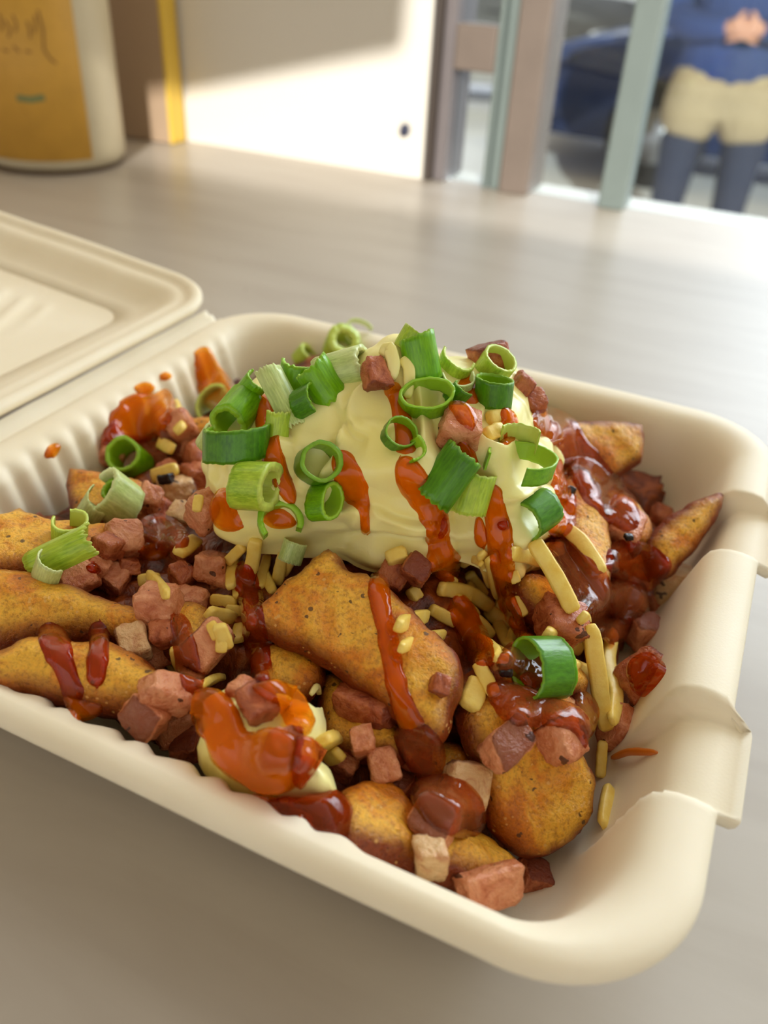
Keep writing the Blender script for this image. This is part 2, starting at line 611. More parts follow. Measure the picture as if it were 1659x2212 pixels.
def tray_mod(x, y, z, nx, ny, d):
    # fluted inner walls on the hinge side and the front
    if d > 0.0100 and d < 0.034:
        f = ss(0.0105, 0.0155, d) * (1 - ss(0.028, 0.034, d))
        if nx < -0.98 and abs(y) < 0.088:
            g = f * ss(0.088, 0.075, abs(y)) if False else f * (1 - ss(0.072, 0.088, abs(y)))
            x += 0.0021 * g * (0.5 + 0.5 * math.sin(y * 2 * math.pi / 0.0093)) ** 0.8
        if ny < -0.98 and abs(x) < 0.088:
            g = f * (1 - ss(0.064, 0.086, abs(x)))
            y += 0.0021 * g * (1 - ss(.045, .062, x)) * (0.5 + 0.5 * math.sin((x + .0012 * math.sin(x * 300)) * 2 * math.pi / 0.0098))
    if ny < 0: y -= 0.0048 * (-ny) * ss(0.003, 0.012, d) * (1 - ss(0.026, 0.045, d))
    # two locking tab recesses on the side facing away from the hinge
    if nx > 0.3:
        for (y0, y1) in ((0.027, 0.060), (-0.067, -0.037)):
            k = ss(y0 - 0.0012, y0 + 0.0022, y) * (1 - ss(y1 - 0.0022, y1 + 0.0012, y))
            if k > 0:
                wgt = 1 - ss(0.018, 0.028, d)
                x += k * wgt * (0.0052 if d < 0.004 else 0.0040)
                z -= k * 0.0055 * (1 - ss(0.012, 0.022, d)) * (1.0 if d > 0.002 else 0.55)
    z += 0.0006 * noise.noise((x * 22, y * 22, 3.1))
    return x, y, z


boxe = empty('takeaway_box', (0, 0, 0))
tag(boxe, 'open white moulded pulp takeaway box full of loaded potato wedges', 'takeaway box')
tray = loft_tray('tray', S, 0.031, TRAY_PROF, 0.019, tray_mod, MAT['tray'], boxe)

LT = math.radians(6.0)


def lid_tf(v):
    # v local: lid centred at origin, hinge side at +x
    u = v.x - (S - 0.0005); zz = v.z
    x = u * math.cos(LT) + zz * math.sin(LT) * 1
    z = -u * math.sin(LT) + zz * math.cos(LT)
    return Vector((x - 0.1255, v.y, z + 0.0505))


LID_PROF = [(0.0014, -0.0035), (0.0004, -0.002), (0.0006, -0.0004), (0.0022, 0.0008), (0.0042, 0.0008), (0.0060, 0.0000), (0.0072, -0.0012),
            (0.0086, -0.0018), (0.0108, -0.0016), (0.0130, -0.0020), (0.0155, -0.0034), (0.0185, -0.0062), (0.0220, -0.0090), (0.026, -0.0108), (0.0330, -0.0120)]


def lid_mod(x, y, z, nx, ny, d):
    z += 0.0005 * noise.noise((x * 22, y * 22, 9.1))
    return x, y, z


lid = loft_tray('lid', S, 0.030, LID_PROF, 0.012, lid_mod, MAT['tray'], boxe, lid_tf, centre=False)
# lid floor with ribs
verts = []; faces = []
NG = 150
hh = S - 0.0315
for i in range(NG + 1):
    for j in range(NG + 1):
        x = -hh + 2 * hh * i / NG; y = -hh + 2 * hh * j / NG
        z = -0.0122
        if abs(y) < hh - 0.012:
            u = (x + 0.35 * y)
            f = (1 - ss(hh - 0.022, hh - 0.012, abs(y))) * (1 - ss(hh - 0.035, hh - 0.02, abs(x)))
            z += 0.0012 * f * (0.5 + 0.5 * math.sin(u * 2 * math.pi / 0.0125)) ** 1.5
        # rounded corners
        q = max(0, math.hypot(max(0, abs(x) - (hh - 0.012)), max(0, abs(y) - (hh - 0.012))) - 0.012)
        verts.append(lid_tf(Vector((x, y, z))))
for i in range(NG):
    for j in range(NG):
        x = -hh + 2 * hh * (i + .5) / NG; y = -hh + 2 * hh * (j + .5) / NG
        if math.hypot(max(0, abs(x) - (hh - 0.012)), max(0, abs(y) - (hh - 0.012))) > 0.0128: continue
        a = i * (NG + 1) + j
        faces.append((a, a + NG + 1, a + NG + 2, a + 1))
lp = mesh_obj('lid_panel', verts, faces, MAT['tray'], boxe)
sm = lp.modifiers.new('thickness', 'SOLIDIFY'); sm.thickness = 0.0015; sm.offset = -1
# hinge : two folded ribs between the tray and the lid
verts = []; faces = []
hp = [(-S + 0.0012, 0.0425), (-S - 0.0010, 0.0438), (-S - 0.0024, 0.0424), (-S - 0.0040, 0.0424), (-S - 0.0056, 0.0446), (-S - 0.0072, 0.0440), (-0.1262, 0.0462)]
ny_ = 60
for j in range(ny_ + 1):
    y = -0.099 + 0.198 * j / ny_
    for (x, z) in hp:
        verts.append((x, y, z + 0.0003 * noise.noise((x * 30, y * 60, 1))))
m_ = len(hp)
for j in range(ny_):
    for i in range(m_ - 1):
        a = j * m_ + i
        faces.append((a, a + 1, a + 1 + m_, a + m_))
hg = mesh_obj('hinge', verts, faces, MAT['tray'], boxe)
sm = hg.modifiers.new('thickness', 'SOLIDIFY'); sm.thickness = 0.0012; sm.offset = 0

# ------------------------------------------------------------------ ray casting against what is already built
SOLID = []      # (verts, polys)
BV = [None]


def add_solid(o):
    mw = Matrix.Translation(o.location) @ o.rotation_euler.to_matrix().to_4x4()
    if o.parent: mw = Matrix.Translation(o.parent.location) @ o.parent.rotation_euler.to_matrix().to_4x4() @ mw
    SOLID.append(([mw @ v.co for v in o.data.vertices], [tuple(p.vertices) for p in o.data.polygons]))


def rebuild():
    V = []; Pn = []
    for vs, ps in SOLID:
        k = len(V); V += vs; Pn += [tuple(i + k for i in p) for p in ps]
    BV[0] = BVHTree.FromPolygons(V, Pn)


def cast(px, py):
    d = ray(px, py)
    h, n, i, t = BV[0].ray_cast(CAM, d)
    if h is None:
        t = (0.03 - CAM.z) / d.z
        return t, CAM + d * t, Vector((0, 0, 1))
    if n.dot(d) > 0: n = -n
    return t, h, n


def view_rot(axis):
    """columns: x, y (as far as possible towards the viewer, then up), z = the axis given in view space"""
    a = (RT * axis[0] + UP * axis[1] - FW * axis[2]).normalized()
    h = UP * 0.35 - FW
    y = (h - a * h.dot(a)).normalized()
    x = y.cross(a)
    return Matrix((x, y, a)).transposed()


# ------------------------------------------------------------------ bed of food
CP = [(60, 1500, .044), (0, 1480, .044), (200, 1400, .047), (100, 1150, .046), (50, 1280, .046), (230, 960, .030), (150, 1040, .032), (300, 930, .032), (60, 1080, .038),
      (350, 1000, .042), (400, 1150, .049), (350, 1300, .046), (500, 1270, .050), (400, 1480, .040), (300, 1560, .026), (400, 1590, .032),
      (850, 1180, .054), (850, 1000, .060), (600, 1050, .056), (1150, 1050, .054), (480, 880, .045), (440, 800, .030), (560, 800, .040), (700, 760, .05),
      (800, 1350, .050), (950, 1500, .038), (700, 1480, .038), (560, 1620, .040), (780, 1700, .034), (980, 1650, .028), (1100, 1850, .015), (1000, 1900, .016), (850, 1800, .03),
      (1150, 1400, .038), (1130, 1620, .026), (1250, 1780, .010), (1270, 1500, .020), (1390, 1440, .012), (1330, 1560, .006), (1400, 1320, .016), (1460, 1230, .018), (1350, 1200, .034),
      (1400, 1120, .030), (1250, 960, .048), (1380, 960, .034), (1440, 1180, .026), (1130, 860, .050), (1050, 800, .05), (900, 760, .05),
      (1500, 1350, -.01), (1450, 1600, -.01), (1300, 1900, -.01), (1480, 1000, -.01), (1420, 1800, -.01), (1600, 1200, -.01), (1200, 1980, -.005), (1350, 1680, -.01), (1100, 1960, .0),
      (1300, 860, .015), (1180, 800, .02), (600, 700, .01), (340, 860, .012), (200, 930, .012), (1460, 1500, -.01), (1540, 1130, .02)]
CPW = [(PZ(x, y, max(z, 0.004)).to_2d(), z) for x, y, z in CP]


def Hs(x, y):
    p = Vector((x, y)); sw = sz = 1e-9
    for q, z in CPW:
        d2 = (p - q).length_squared
        w_ = math.exp(-d2 / (2 * 0.0085 ** 2)) + 1e-6 / (d2 + 1e-4)
        sw += w_; sz += w_ * z
    return sz / sw


verts = []; faces = []
NB = 130
hb = 0.0985
idx = {}
for i in range(NB + 1):
    for j in range(NB + 1):
        x = -hb + 2 * hb * i / NB; y = -hb + 2 * hb * j / NB
        z = Hs(x, y) - 0.009 + 0.003 * noise.noise((x * 90, y * 90, 0)) + 0.0015 * noise.noise((x * 260, y * 260, 5))
        # stay inside the tray walls
        e_ = max(abs(x), abs(y))
        r_ = math.hypot(max(0, abs(x) - 0.078), max(0, abs(y) - 0.078))
        ins = r_ / 0.0205
        wall = 0.006 + 0.036 * max(0.0, ins - 0.35) / 0.65
        if z < wall - 0.004: z = wall - 0.004
        if z < 0.0035: z = 0.0035
        z = min(z, 0.055)
        idx[i, j] = len(verts); verts.append((x, y, z))
for i in range(NB):
    for j in range(NB):
        x = -hb + 2 * hb * (i + .5) / NB; y = -hb + 2 * hb * (j + .5) / NB
        if math.hypot(max(0, abs(x) - 0.078), max(0, abs(y) - 0.078)) > 0.0195: continue
        q = [idx[i, j], idx[i + 1, j], idx[i + 1, j + 1], idx[i, j + 1]]
        zz = sum(verts[k][2] for k in q) / 4
        ins = math.hypot(max(0, abs(x) - 0.078), max(0, abs(y) - 0.078)) / 0.0205
        wall = 0.006 + 0.036 * max(0.0, ins - 0.35) / 0.65
        if zz <= wall - 0.0028 or zz < 0.0050: continue
        faces.append(q)
mb = MT('sauce_soaked_crumbs', 0.3, 0.5)
vb = mb.noise(140, 5, 0.6, None, 0.5)
mb.color(mb.ramp(vb, [(0.3, srgb(60, 22, 8)), (0.48, srgb(112, 46, 14)), (0.6, srgb(158, 78, 24)), (0.75, srgb(176, 96, 40))]))
mb.bump(vb, 0.8, 0.002)
bed = mesh_obj('soaked_wedge_bed', verts, faces, mb.m)
tag(bed, 'dark sauce-soaked bottom layer of chopped wedges filling the box', 'food filling', kind='stuff')


# ------------------------------------------------------------------ shape builders
def catmull(pts, n=8, closed=True):
    P_ = [Vector(p) for p in pts]
    out = []
    m = len(P_)
    rng = range(m) if closed else range(m - 1)
    for i in rng:
        if closed:
            a, b, c, d = P_[(i - 1) % m], P_[i], P_[(i + 1) % m], P_[(i + 2) % m]
        else:
            a, b, c, d = P_[max(i - 1, 0)], P_[i], P_[i + 1], P_[min(i + 2, m - 1)]
        for k in range(n):
            t = k / n
            out.append(0.5 * ((2 * b) + (c - a) * t + (2 * a - 5 * b + 4 * c - d) * t * t + (3 * b - a - 3 * c + d) * t ** 3))
    if not closed: out.append(P_[-1])
    return out


def fill(poly, step):
    """triangulate the inside of a closed 2D polygon with an even grid; returns verts, faces, distance to the edge"""
    # resample
    pts = []
    m = len(poly)
    for i in range(m):
        a, b = poly[i], poly[(i + 1) % m]
        k = max(1, int((b - a).length / step))
        for j in range(k): pts.append(a.lerp(b, j / k))
    nb = len(pts)
    A0 = np.array([[p.x, p.y] for p in pts]); B0 = np.roll(A0, -1, 0)
    x0, y0 = A0.min(0); x1, y1 = A0.max(0)
    inner = []
    r_ = 0; y = y0 + step * .5
    while y < y1:
        x = x0 + (step * .5 if r_ % 2 else 0)
        while x < x1:
            q = (x + (random.random() - .5) * step * .2, y + (random.random() - .5) * step * .2)
            if inpoly(q, A0) and segd(q, A0, B0) > step * .55: inner.append(Vector(q))
            x += step
        y += step * 0.87; r_ += 1
    allp = pts + inner
    res = delaunay_2d_cdt(allp, [(i, (i + 1) % nb) for i in range(nb)], [], 1, 1e-9)
    V = res[0]; Fc = res[2]
    D = [segd((v.x, v.y), A0, B0) for v in V]
    Fc = [f for f in Fc if inpoly((sum(V[i].x for i in f) / len(f), sum(V[i].y for i in f) / len(f)), A0)]
    return V, Fc, D


def segd(q, A0, B0):
    q = np.array(q); ab = B0 - A0; l2 = (ab ** 2).sum(1) + 1e-20
    t = np.clip(((q - A0) * ab).sum(1) / l2, 0, 1)
    return float(np.sqrt((((A0 + ab * t[:, None]) - q) ** 2).sum(1)).min())


def plane3(p):
    a, b, c = [PZ(*q) for q in p]
    n = (b - a).cross(c - a).normalized()
    if n.dot(CAM - a) < 0: n = -n
    return a, n


def puff(name, outline, pl, top, bot, e_top, mat, seed=0, step=0.0016, rough=0.0006, edge_w=0.006, crown=0.0):
    """solid with a traced outline on plane pl: rounded shoulders above, a deep keel below"""
    a, n = plane3(pl)
    W3 = []
    for (x, y) in outline:
        d = ray(x, y)
        W3.append(CAM + d * ((a - CAM).dot(n) / d.dot(n)))
    o = sum(W3, Vector()) / len(W3)
    ux = (W3[0] - o).normalized(); uy = n.cross(ux)
    P2 = [Vector(((p - o).dot(ux), (p - o).dot(uy))) for p in W3]
    P2 = catmull(P2, 6)
    V, Fc, D = fill(P2, step)
    dm = max(D)
    verts = []; edge = []
    nv = len(V)
    sgn = []
    for side in (1, -1):
        for v, d in zip(V, D):
            if side > 0:
                k = math.sqrt(max(0, 1 - (1 - min(1, d / e_top)) ** 2))
                hgt = (k - 0.5) * top if d > 1e-7 else -0.5 * top
                hgt = top * (k - 1) + crown * min(1, d / dm)
            else:
                k = math.sqrt(max(0, 1 - (1 - min(1, d / (dm * 1.0))) ** 2))
                hgt = -top - bot * k
            nz = noise.noise((v.x * 180 + seed * 3.7, v.y * 180, seed + side)) * rough * 1.6 + noise.noise((v.x * 500 + seed, v.y * 500, seed + 3 * side)) * rough * .7
            if d < 1e-7: nz *= 0.0
            p = o + ux * v.x + uy * v.y + n * (hgt + nz)
            jx = noise.noise((v.x * 260, v.y * 260, seed + 7.7)) * rough
            jy = noise.noise((v.x * 260, v.y * 260, seed + 17.7)) * rough
            verts.append(p + ux * jx + uy * jy)
            edge.append(max(0.0, 1 - d / edge_w) if side > 0 else 1.0)
    remap = {i: i + nv for i in range(nv)}
    faces = []
    for f in Fc:
        faces.append(tuple(f))
    for f in Fc:
        faces.append(tuple(remap[i] if D[i] > 1e-7 else i for i in reversed(f)))
    # drop the unused doubled boundary verts
    used = sorted({i for f in faces for i in f}); mp_ = {k: i for i, k in enumerate(used)}
    verts = [verts[i] for i in used]; edge = [edge[i] for i in used]
    faces = [tuple(mp_[i] for i in f) for f in faces]
    # orient the fan
    ob = mesh_obj(name, verts, faces, mat, attr={'edge': edge})
    return ob


def chunk(name, px, py, size, mat, seed, asp=(1, 1, 1), sink=0.35, sear=None, rot=None):
    """a hand-cut cube; size in picture pixels at the spot it lies on"""
    t, h, n = cast(px, py)
    s = size * t / F_PX
    R_ = random.Random(seed)
    N_ = 8
    vmap = {}; verts = []; faces = []; edge = []
    warp = {(i, j, k): Vector([R_.uniform(-.14, .14) for _ in range(3)]) for i in (0, 1) for j in (0, 1) for k in (0, 1)}

    def vert(i, j, k):
        key = (i, j, k)
        if key in vmap: return vmap[key]
        u, v, w_ = [(q / N_) * 2 - 1 for q in key]
        p = Vector((u, v, w_))
        # round the corners
        pn = 7.0
        L = (abs(u) ** pn + abs(v) ** pn + abs(w_) ** pn) ** (1 / pn)
        p = p / L
        q = Vector((0, 0, 0))
        for (a, b, c), wv in warp.items():
            f = ((1 + u) / 2 if a else (1 - u) / 2) * ((1 + v) / 2 if b else (1 - v) / 2) * ((1 + w_) / 2 if c else (1 - w_) / 2)
            q += wv * f
        p = p + q * 1.5
        p += Vector((noise.noise((u * 2.1 + seed, v * 2.1, w_ * 2.1)), noise.noise((u * 2.1, v * 2.1 + seed, w_ * 2.1)), noise.noise((u * 2.1, v * 2.1, w_ * 2.1 + seed)))) * 0.14
        p = Vector((p.x * asp[0], p.y * asp[1], p.z * asp[2])) * (s * 0.50)
        ed = 0.0
        if sear is not None:
            ax, sg = sear
            if (u, v, w_)[ax] * sg > 0.85: ed = 1.0
        else:
            if max(sorted([abs(u), abs(v), abs(w_)])[1:2]) > 0.9: ed = 0.35
        vmap[key] = len(verts); verts.append(p); edge.append(ed)
        return vmap[key]

    for a in range(N_):
        for b in range(N_):
            for c in (0, N_):
                faces.append([vert(c, a, b), vert(c, a + 1, b), vert(c, a + 1, b + 1), vert(c, a, b + 1)][::(1 if c else -1)])
                faces.append([vert(a, c, b), vert(a, c, b + 1), vert(a + 1, c, b + 1), vert(a + 1, c, b)][::(1 if c else -1)])
                faces.append([vert(a, b, c), vert(a + 1, b, c), vert(a + 1, b + 1, c), vert(a, b + 1, c)][::(1 if c else -1)])
    if rot is None:
        rot = (R_.uniform(-.45, .45), R_.uniform(-.45, .45), R_.uniform(0, 3.14))
    # world upright, then leaned part of the way to the surface under it
    from mathutils import Euler
    up = (Vector((0, 0, 1)) * 0.6 + n * 0.4).normalized()
    Rm = up.to_track_quat('Z', 'Y').to_matrix() @ Euler(rot).to_matrix()
    verts = [Rm @ v for v in verts]
    d = ray(px, py)
    ext = s * 0.5 * (1 - 2 * sink)
    c = CAM + d * (t - max(0.0, ext) - s * 0.05)
    me_verts = [v + c for v in verts]
    return mesh_obj(name, me_verts, [tuple(f) for f in faces], mat, attr={'edge': edge})


def strand(name, path, wpx, mat, seed=0, flat=0.6, lift=0.25, taper=0.75, arch=0.0):
    """a grated shred following a path given where it lies in view"""
    pts = catmull([Vector((x, y)) for x, y in path], 10, closed=False)
    if len(pts) > 30: pts = pts[::2] + ([pts[-1]] if len(pts) % 2 == 0 else [])
    hits = [cast(p.x, p.y)[0] for p in pts]
    m = len(pts)
    t0, t1 = hits[0], hits[-1]
    lin = [t0 + (t1 - t0) * i / (m - 1) for i in range(m)]
    sh = max(0.0, max(l - h for l, h in zip(lin, hits)))
    sh = min(sh, 0.006)
    w_ = wpx * (t0 + t1) / 2 / F_PX
    P_ = []
    for i, p in enumerate(pts):
        u = i / (m - 1)
        t = lin[i] - sh - w_ * lift - arch * math.sin(u * math.pi)
        P_.append(CAM + ray(p.x, p.y) * t)
    nav = -(FW)
    verts = []; faces = []
    K = 12
    for i, p in enumerate(P_):
        T_ = (P_[min(i + 1, m - 1)] - P_[max(i - 1, 0)]).normalized()
        B_ = T_.cross(nav).normalized(); N2 = B_.cross(T_).normalized()
        u = i / (m - 1)
        k = taper + (1 - taper) * math.sin(min(1, max(0, u)) * math.pi) ** 0.5
        k *= 1 + 0.10 * noise.noise((u * 4, seed, 0))
        if i in (0, m - 1): k *= 0.72
        for a in range(K):
            an = 2 * math.pi * a / K
            cx_ = math.copysign(abs(math.cos(an)) ** 0.5, math.cos(an)); sx_ = math.copysign(abs(math.sin(an)) ** 0.5, math.sin(an))
            jit = 1 + 0.08 * noise.noise((an * 2, u * 9, seed))
            verts.append(p + B_ * (cx_ * w_ / 2 * k * jit) + N2 * (sx_ * w_ / 2 * flat * k * jit))
    for i in range(m - 1):
        for a in range(K):
            b = (a + 1) % K
            faces.append((i * K + a, i * K + b, (i + 1) * K + b, (i + 1) * K + a))
    faces.append(tuple(range(K))[::-1]); faces.append(tuple((m - 1) * K + a for a in range(K)))
    return mesh_obj(name, verts, faces, mat)


def ring(name, px, py, rpx, axis, lpx, mat, seed=0, arc=(0, 360), sq=1.0, roll=0, th=0.16, spiral=0.0, shear=0.15, lift=0.5, flare=0.0, filled=False):
    """a cut length of hollow spring onion; axis in view space (right, up, towards the viewer)"""
    t, h, n = cast(px, py)
    sc_ = t / F_PX * 1.05
    r_ = rpx * sc_; L = lpx * sc_ * 1.12
    N_ = 52
    full = (arc[1] - arc[0]) >= 359.9 and spiral == 0
    cs = []
    NT = 8
    for k in range(NT + 1): cs.append((1.0, -0.5 + k / NT, 0.0))
    for k in range(NT + 1): cs.append((1.0 - th, 0.5 - k / NT, 1.0))
    K = len(cs)
    Rv = view_rot(axis) @ Matrix.Rotation(math.radians(roll), 3, 'Z')
    verts = []; faces = []; A_inner = []; A_rim = []; A_ang = []
    M_ = N_ if full else N_ + 1
    for i in range(M_):
        u = i / N_
        a = math.radians(arc[0] + (arc[1] - arc[0]) * u)
        wob = 1 + 0.07 * noise.noise((math.cos(a) * 1.3 + seed, math.sin(a) * 1.3, seed * .7)) + 0.03 * noise.noise((math.cos(a) * 4, math.sin(a) * 4, seed))
        rr = r_ * wob * (1 - spiral * u)
        for (k, tt, inn) in cs:
            rk = rr * k * (1 + flare * tt)
            ragged = 0.05 * L * noise.noise((a * 6, tt * 2, seed))
            z = tt * L + shear * rk * math.cos(a + seed) * (1 if not inn else 1) + ragged
            p = Vector((rk * math.cos(a) * sq, rk * math.sin(a), z))
            verts.append(Rv @ p)
            A_inner.append(inn); A_rim.append(abs(tt) * 2); A_ang.append(u * (arc[1] - arc[0]) / 360)
    for i in range(N_):
        j = (i + 1) % M_
        for k in range(K):
            l = (k + 1) % K
            faces.append((i * K + k, j * K + k, j * K + l, i * K + l))
    if not full:
        faces.append(tuple(range(K))[::-1]); faces.append(tuple(N_ * K + k for k in range(K)))
    d = ray(px, py)
    dl = Rv.transposed() @ d
    sup = math.hypot(dl.x, dl.y) * r_ + abs(dl.z) * L / 2
    c = CAM + d * (t - sup * lift)
    o = mesh_obj(name, [v + c for v in verts], faces, mat, attr={'inner': A_inner, 'rim': A_rim, 'ang': A_ang})
    return o


def drape(name, V, Fc, Dn, mat, T, seed=0, iters=4, edge_in=0.0004):
    """liquid lying on whatever is under it. V in picture pixels, Dn 0 at the rim .. 1 inside"""
    ts = []; ns = []
    for v in V:
        t, h, n = cast(v[0], v[1]); ts.append(t); ns.append(n)
    ts = np.array(ts); th = ts.copy()
    nb = [set() for _ in V]
    for f in Fc:
        for i in range(len(f)):
            a, b = f[i], f[(i + 1) % len(f)]
            nb[a].add(b); nb[b].add(a)
    for it in range(iters):
        t2 = ts.copy()
        for i, s_ in enumerate(nb):
            if s_: t2[i] = 0.4 * ts[i] + 0.6 * np.mean([ts[j] for j in s_])
        ts = np.minimum(t2, th + 0.0002)
    P_ = [CAM + ray(v[0], v[1]) * float(t) for v, t in zip(V, ts)]
    nr = [Vector((0, 0, 0)) for _ in V]
    for f in Fc:
        for k in range(1, len(f) - 1):
            c = (P_[f[k]] - P_[f[0]]).cross(P_[f[k + 1]] - P_[f[0]])
            if c.dot(CAM - P_[f[0]]) < 0: c = -c
            for q in (f[0], f[k], f[k + 1]): nr[q] += c
    verts = []
    for i, (p, n) in enumerate(zip(P_, nr)):
        n = n.normalized() if n.length > 0 else -FW
        k = math.sqrt(max(0.0, 1 - (1 - min(1, Dn[i])) ** 2))
        hgt = T * k * (1 + 0.35 * noise.noise((p.x * 110, p.y * 110, p.z * 110 + seed))) - edge_in * (1 - k)
        verts.append(p + n * hgt)
    fo = []
    for f in Fc:
        c = (P_[f[1]] - P_[f[0]]).cross(P_[f[2]] - P_[f[0]])
        fo.append(tuple(f) if c.dot(CAM - P_[f[0]]) > 0 else tuple(reversed(f)))
    return mesh_obj(name, verts, fo, mat, attr={'thick': [min(1.0, float(x)) for x in Dn]})


def stream(name, path, widths, mat, T=0.0016, seed=0, iters=14):
    m0 = len(path)
    pts = catmull([Vector((x, y, w_)) for (x, y), w_ in zip(path, widths)], 12, closed=False)
    V = []; Fc = []; Dn = []
    K = 11
    m = len(pts)
    acc = [0]
    for i in range(1, m): acc.append(acc[-1] + (pts[i].to_2d() - pts[i - 1].to_2d()).length)
    for i, p in enumerate(pts):
        tg = (pts[min(i + 1, m - 1)].to_2d() - pts[max(i - 1, 0)].to_2d()).normalized()
        nn = Vector((-tg.y, tg.x))
        w_ = max(3, p.z) * (1 + 0.14 * noise.noise((acc[i] / 28, seed, 0)))
        ed = min(acc[i], acc[-1] - acc[i]) / (w_ * 0.5)
        capf = math.sqrt(max(0.0, 1 - (1 - min(1, ed)) ** 2))
        for k in range(K):
            u = -1 + 2 * k / (K - 1)
            q = p.to_2d() + nn * (u * w_ / 2 * max(0.04, capf))
            V.append(q); Dn.append(min(1 - abs(u), 1.0) * 1.3 * min(1, ed + 0.0))
    for i in range(m - 1):
        for k in range(K - 1):
            a = i * K + k
            Fc.append((a, a + 1, a + K + 1, a + K))
    return drape(name, V, Fc, Dn, mat, T, seed, iters)


def pool(name, outline, mat, T=0.0018, ew=16, seed=0, iters=45, step=7):
    poly = catmull([Vector(p) for p in outline], 5)
    V, Fc, D = fill(poly, step)
    return drape(name, V, Fc, [d / ew for d in D], mat, T, seed, iters)
#@@PART2_END

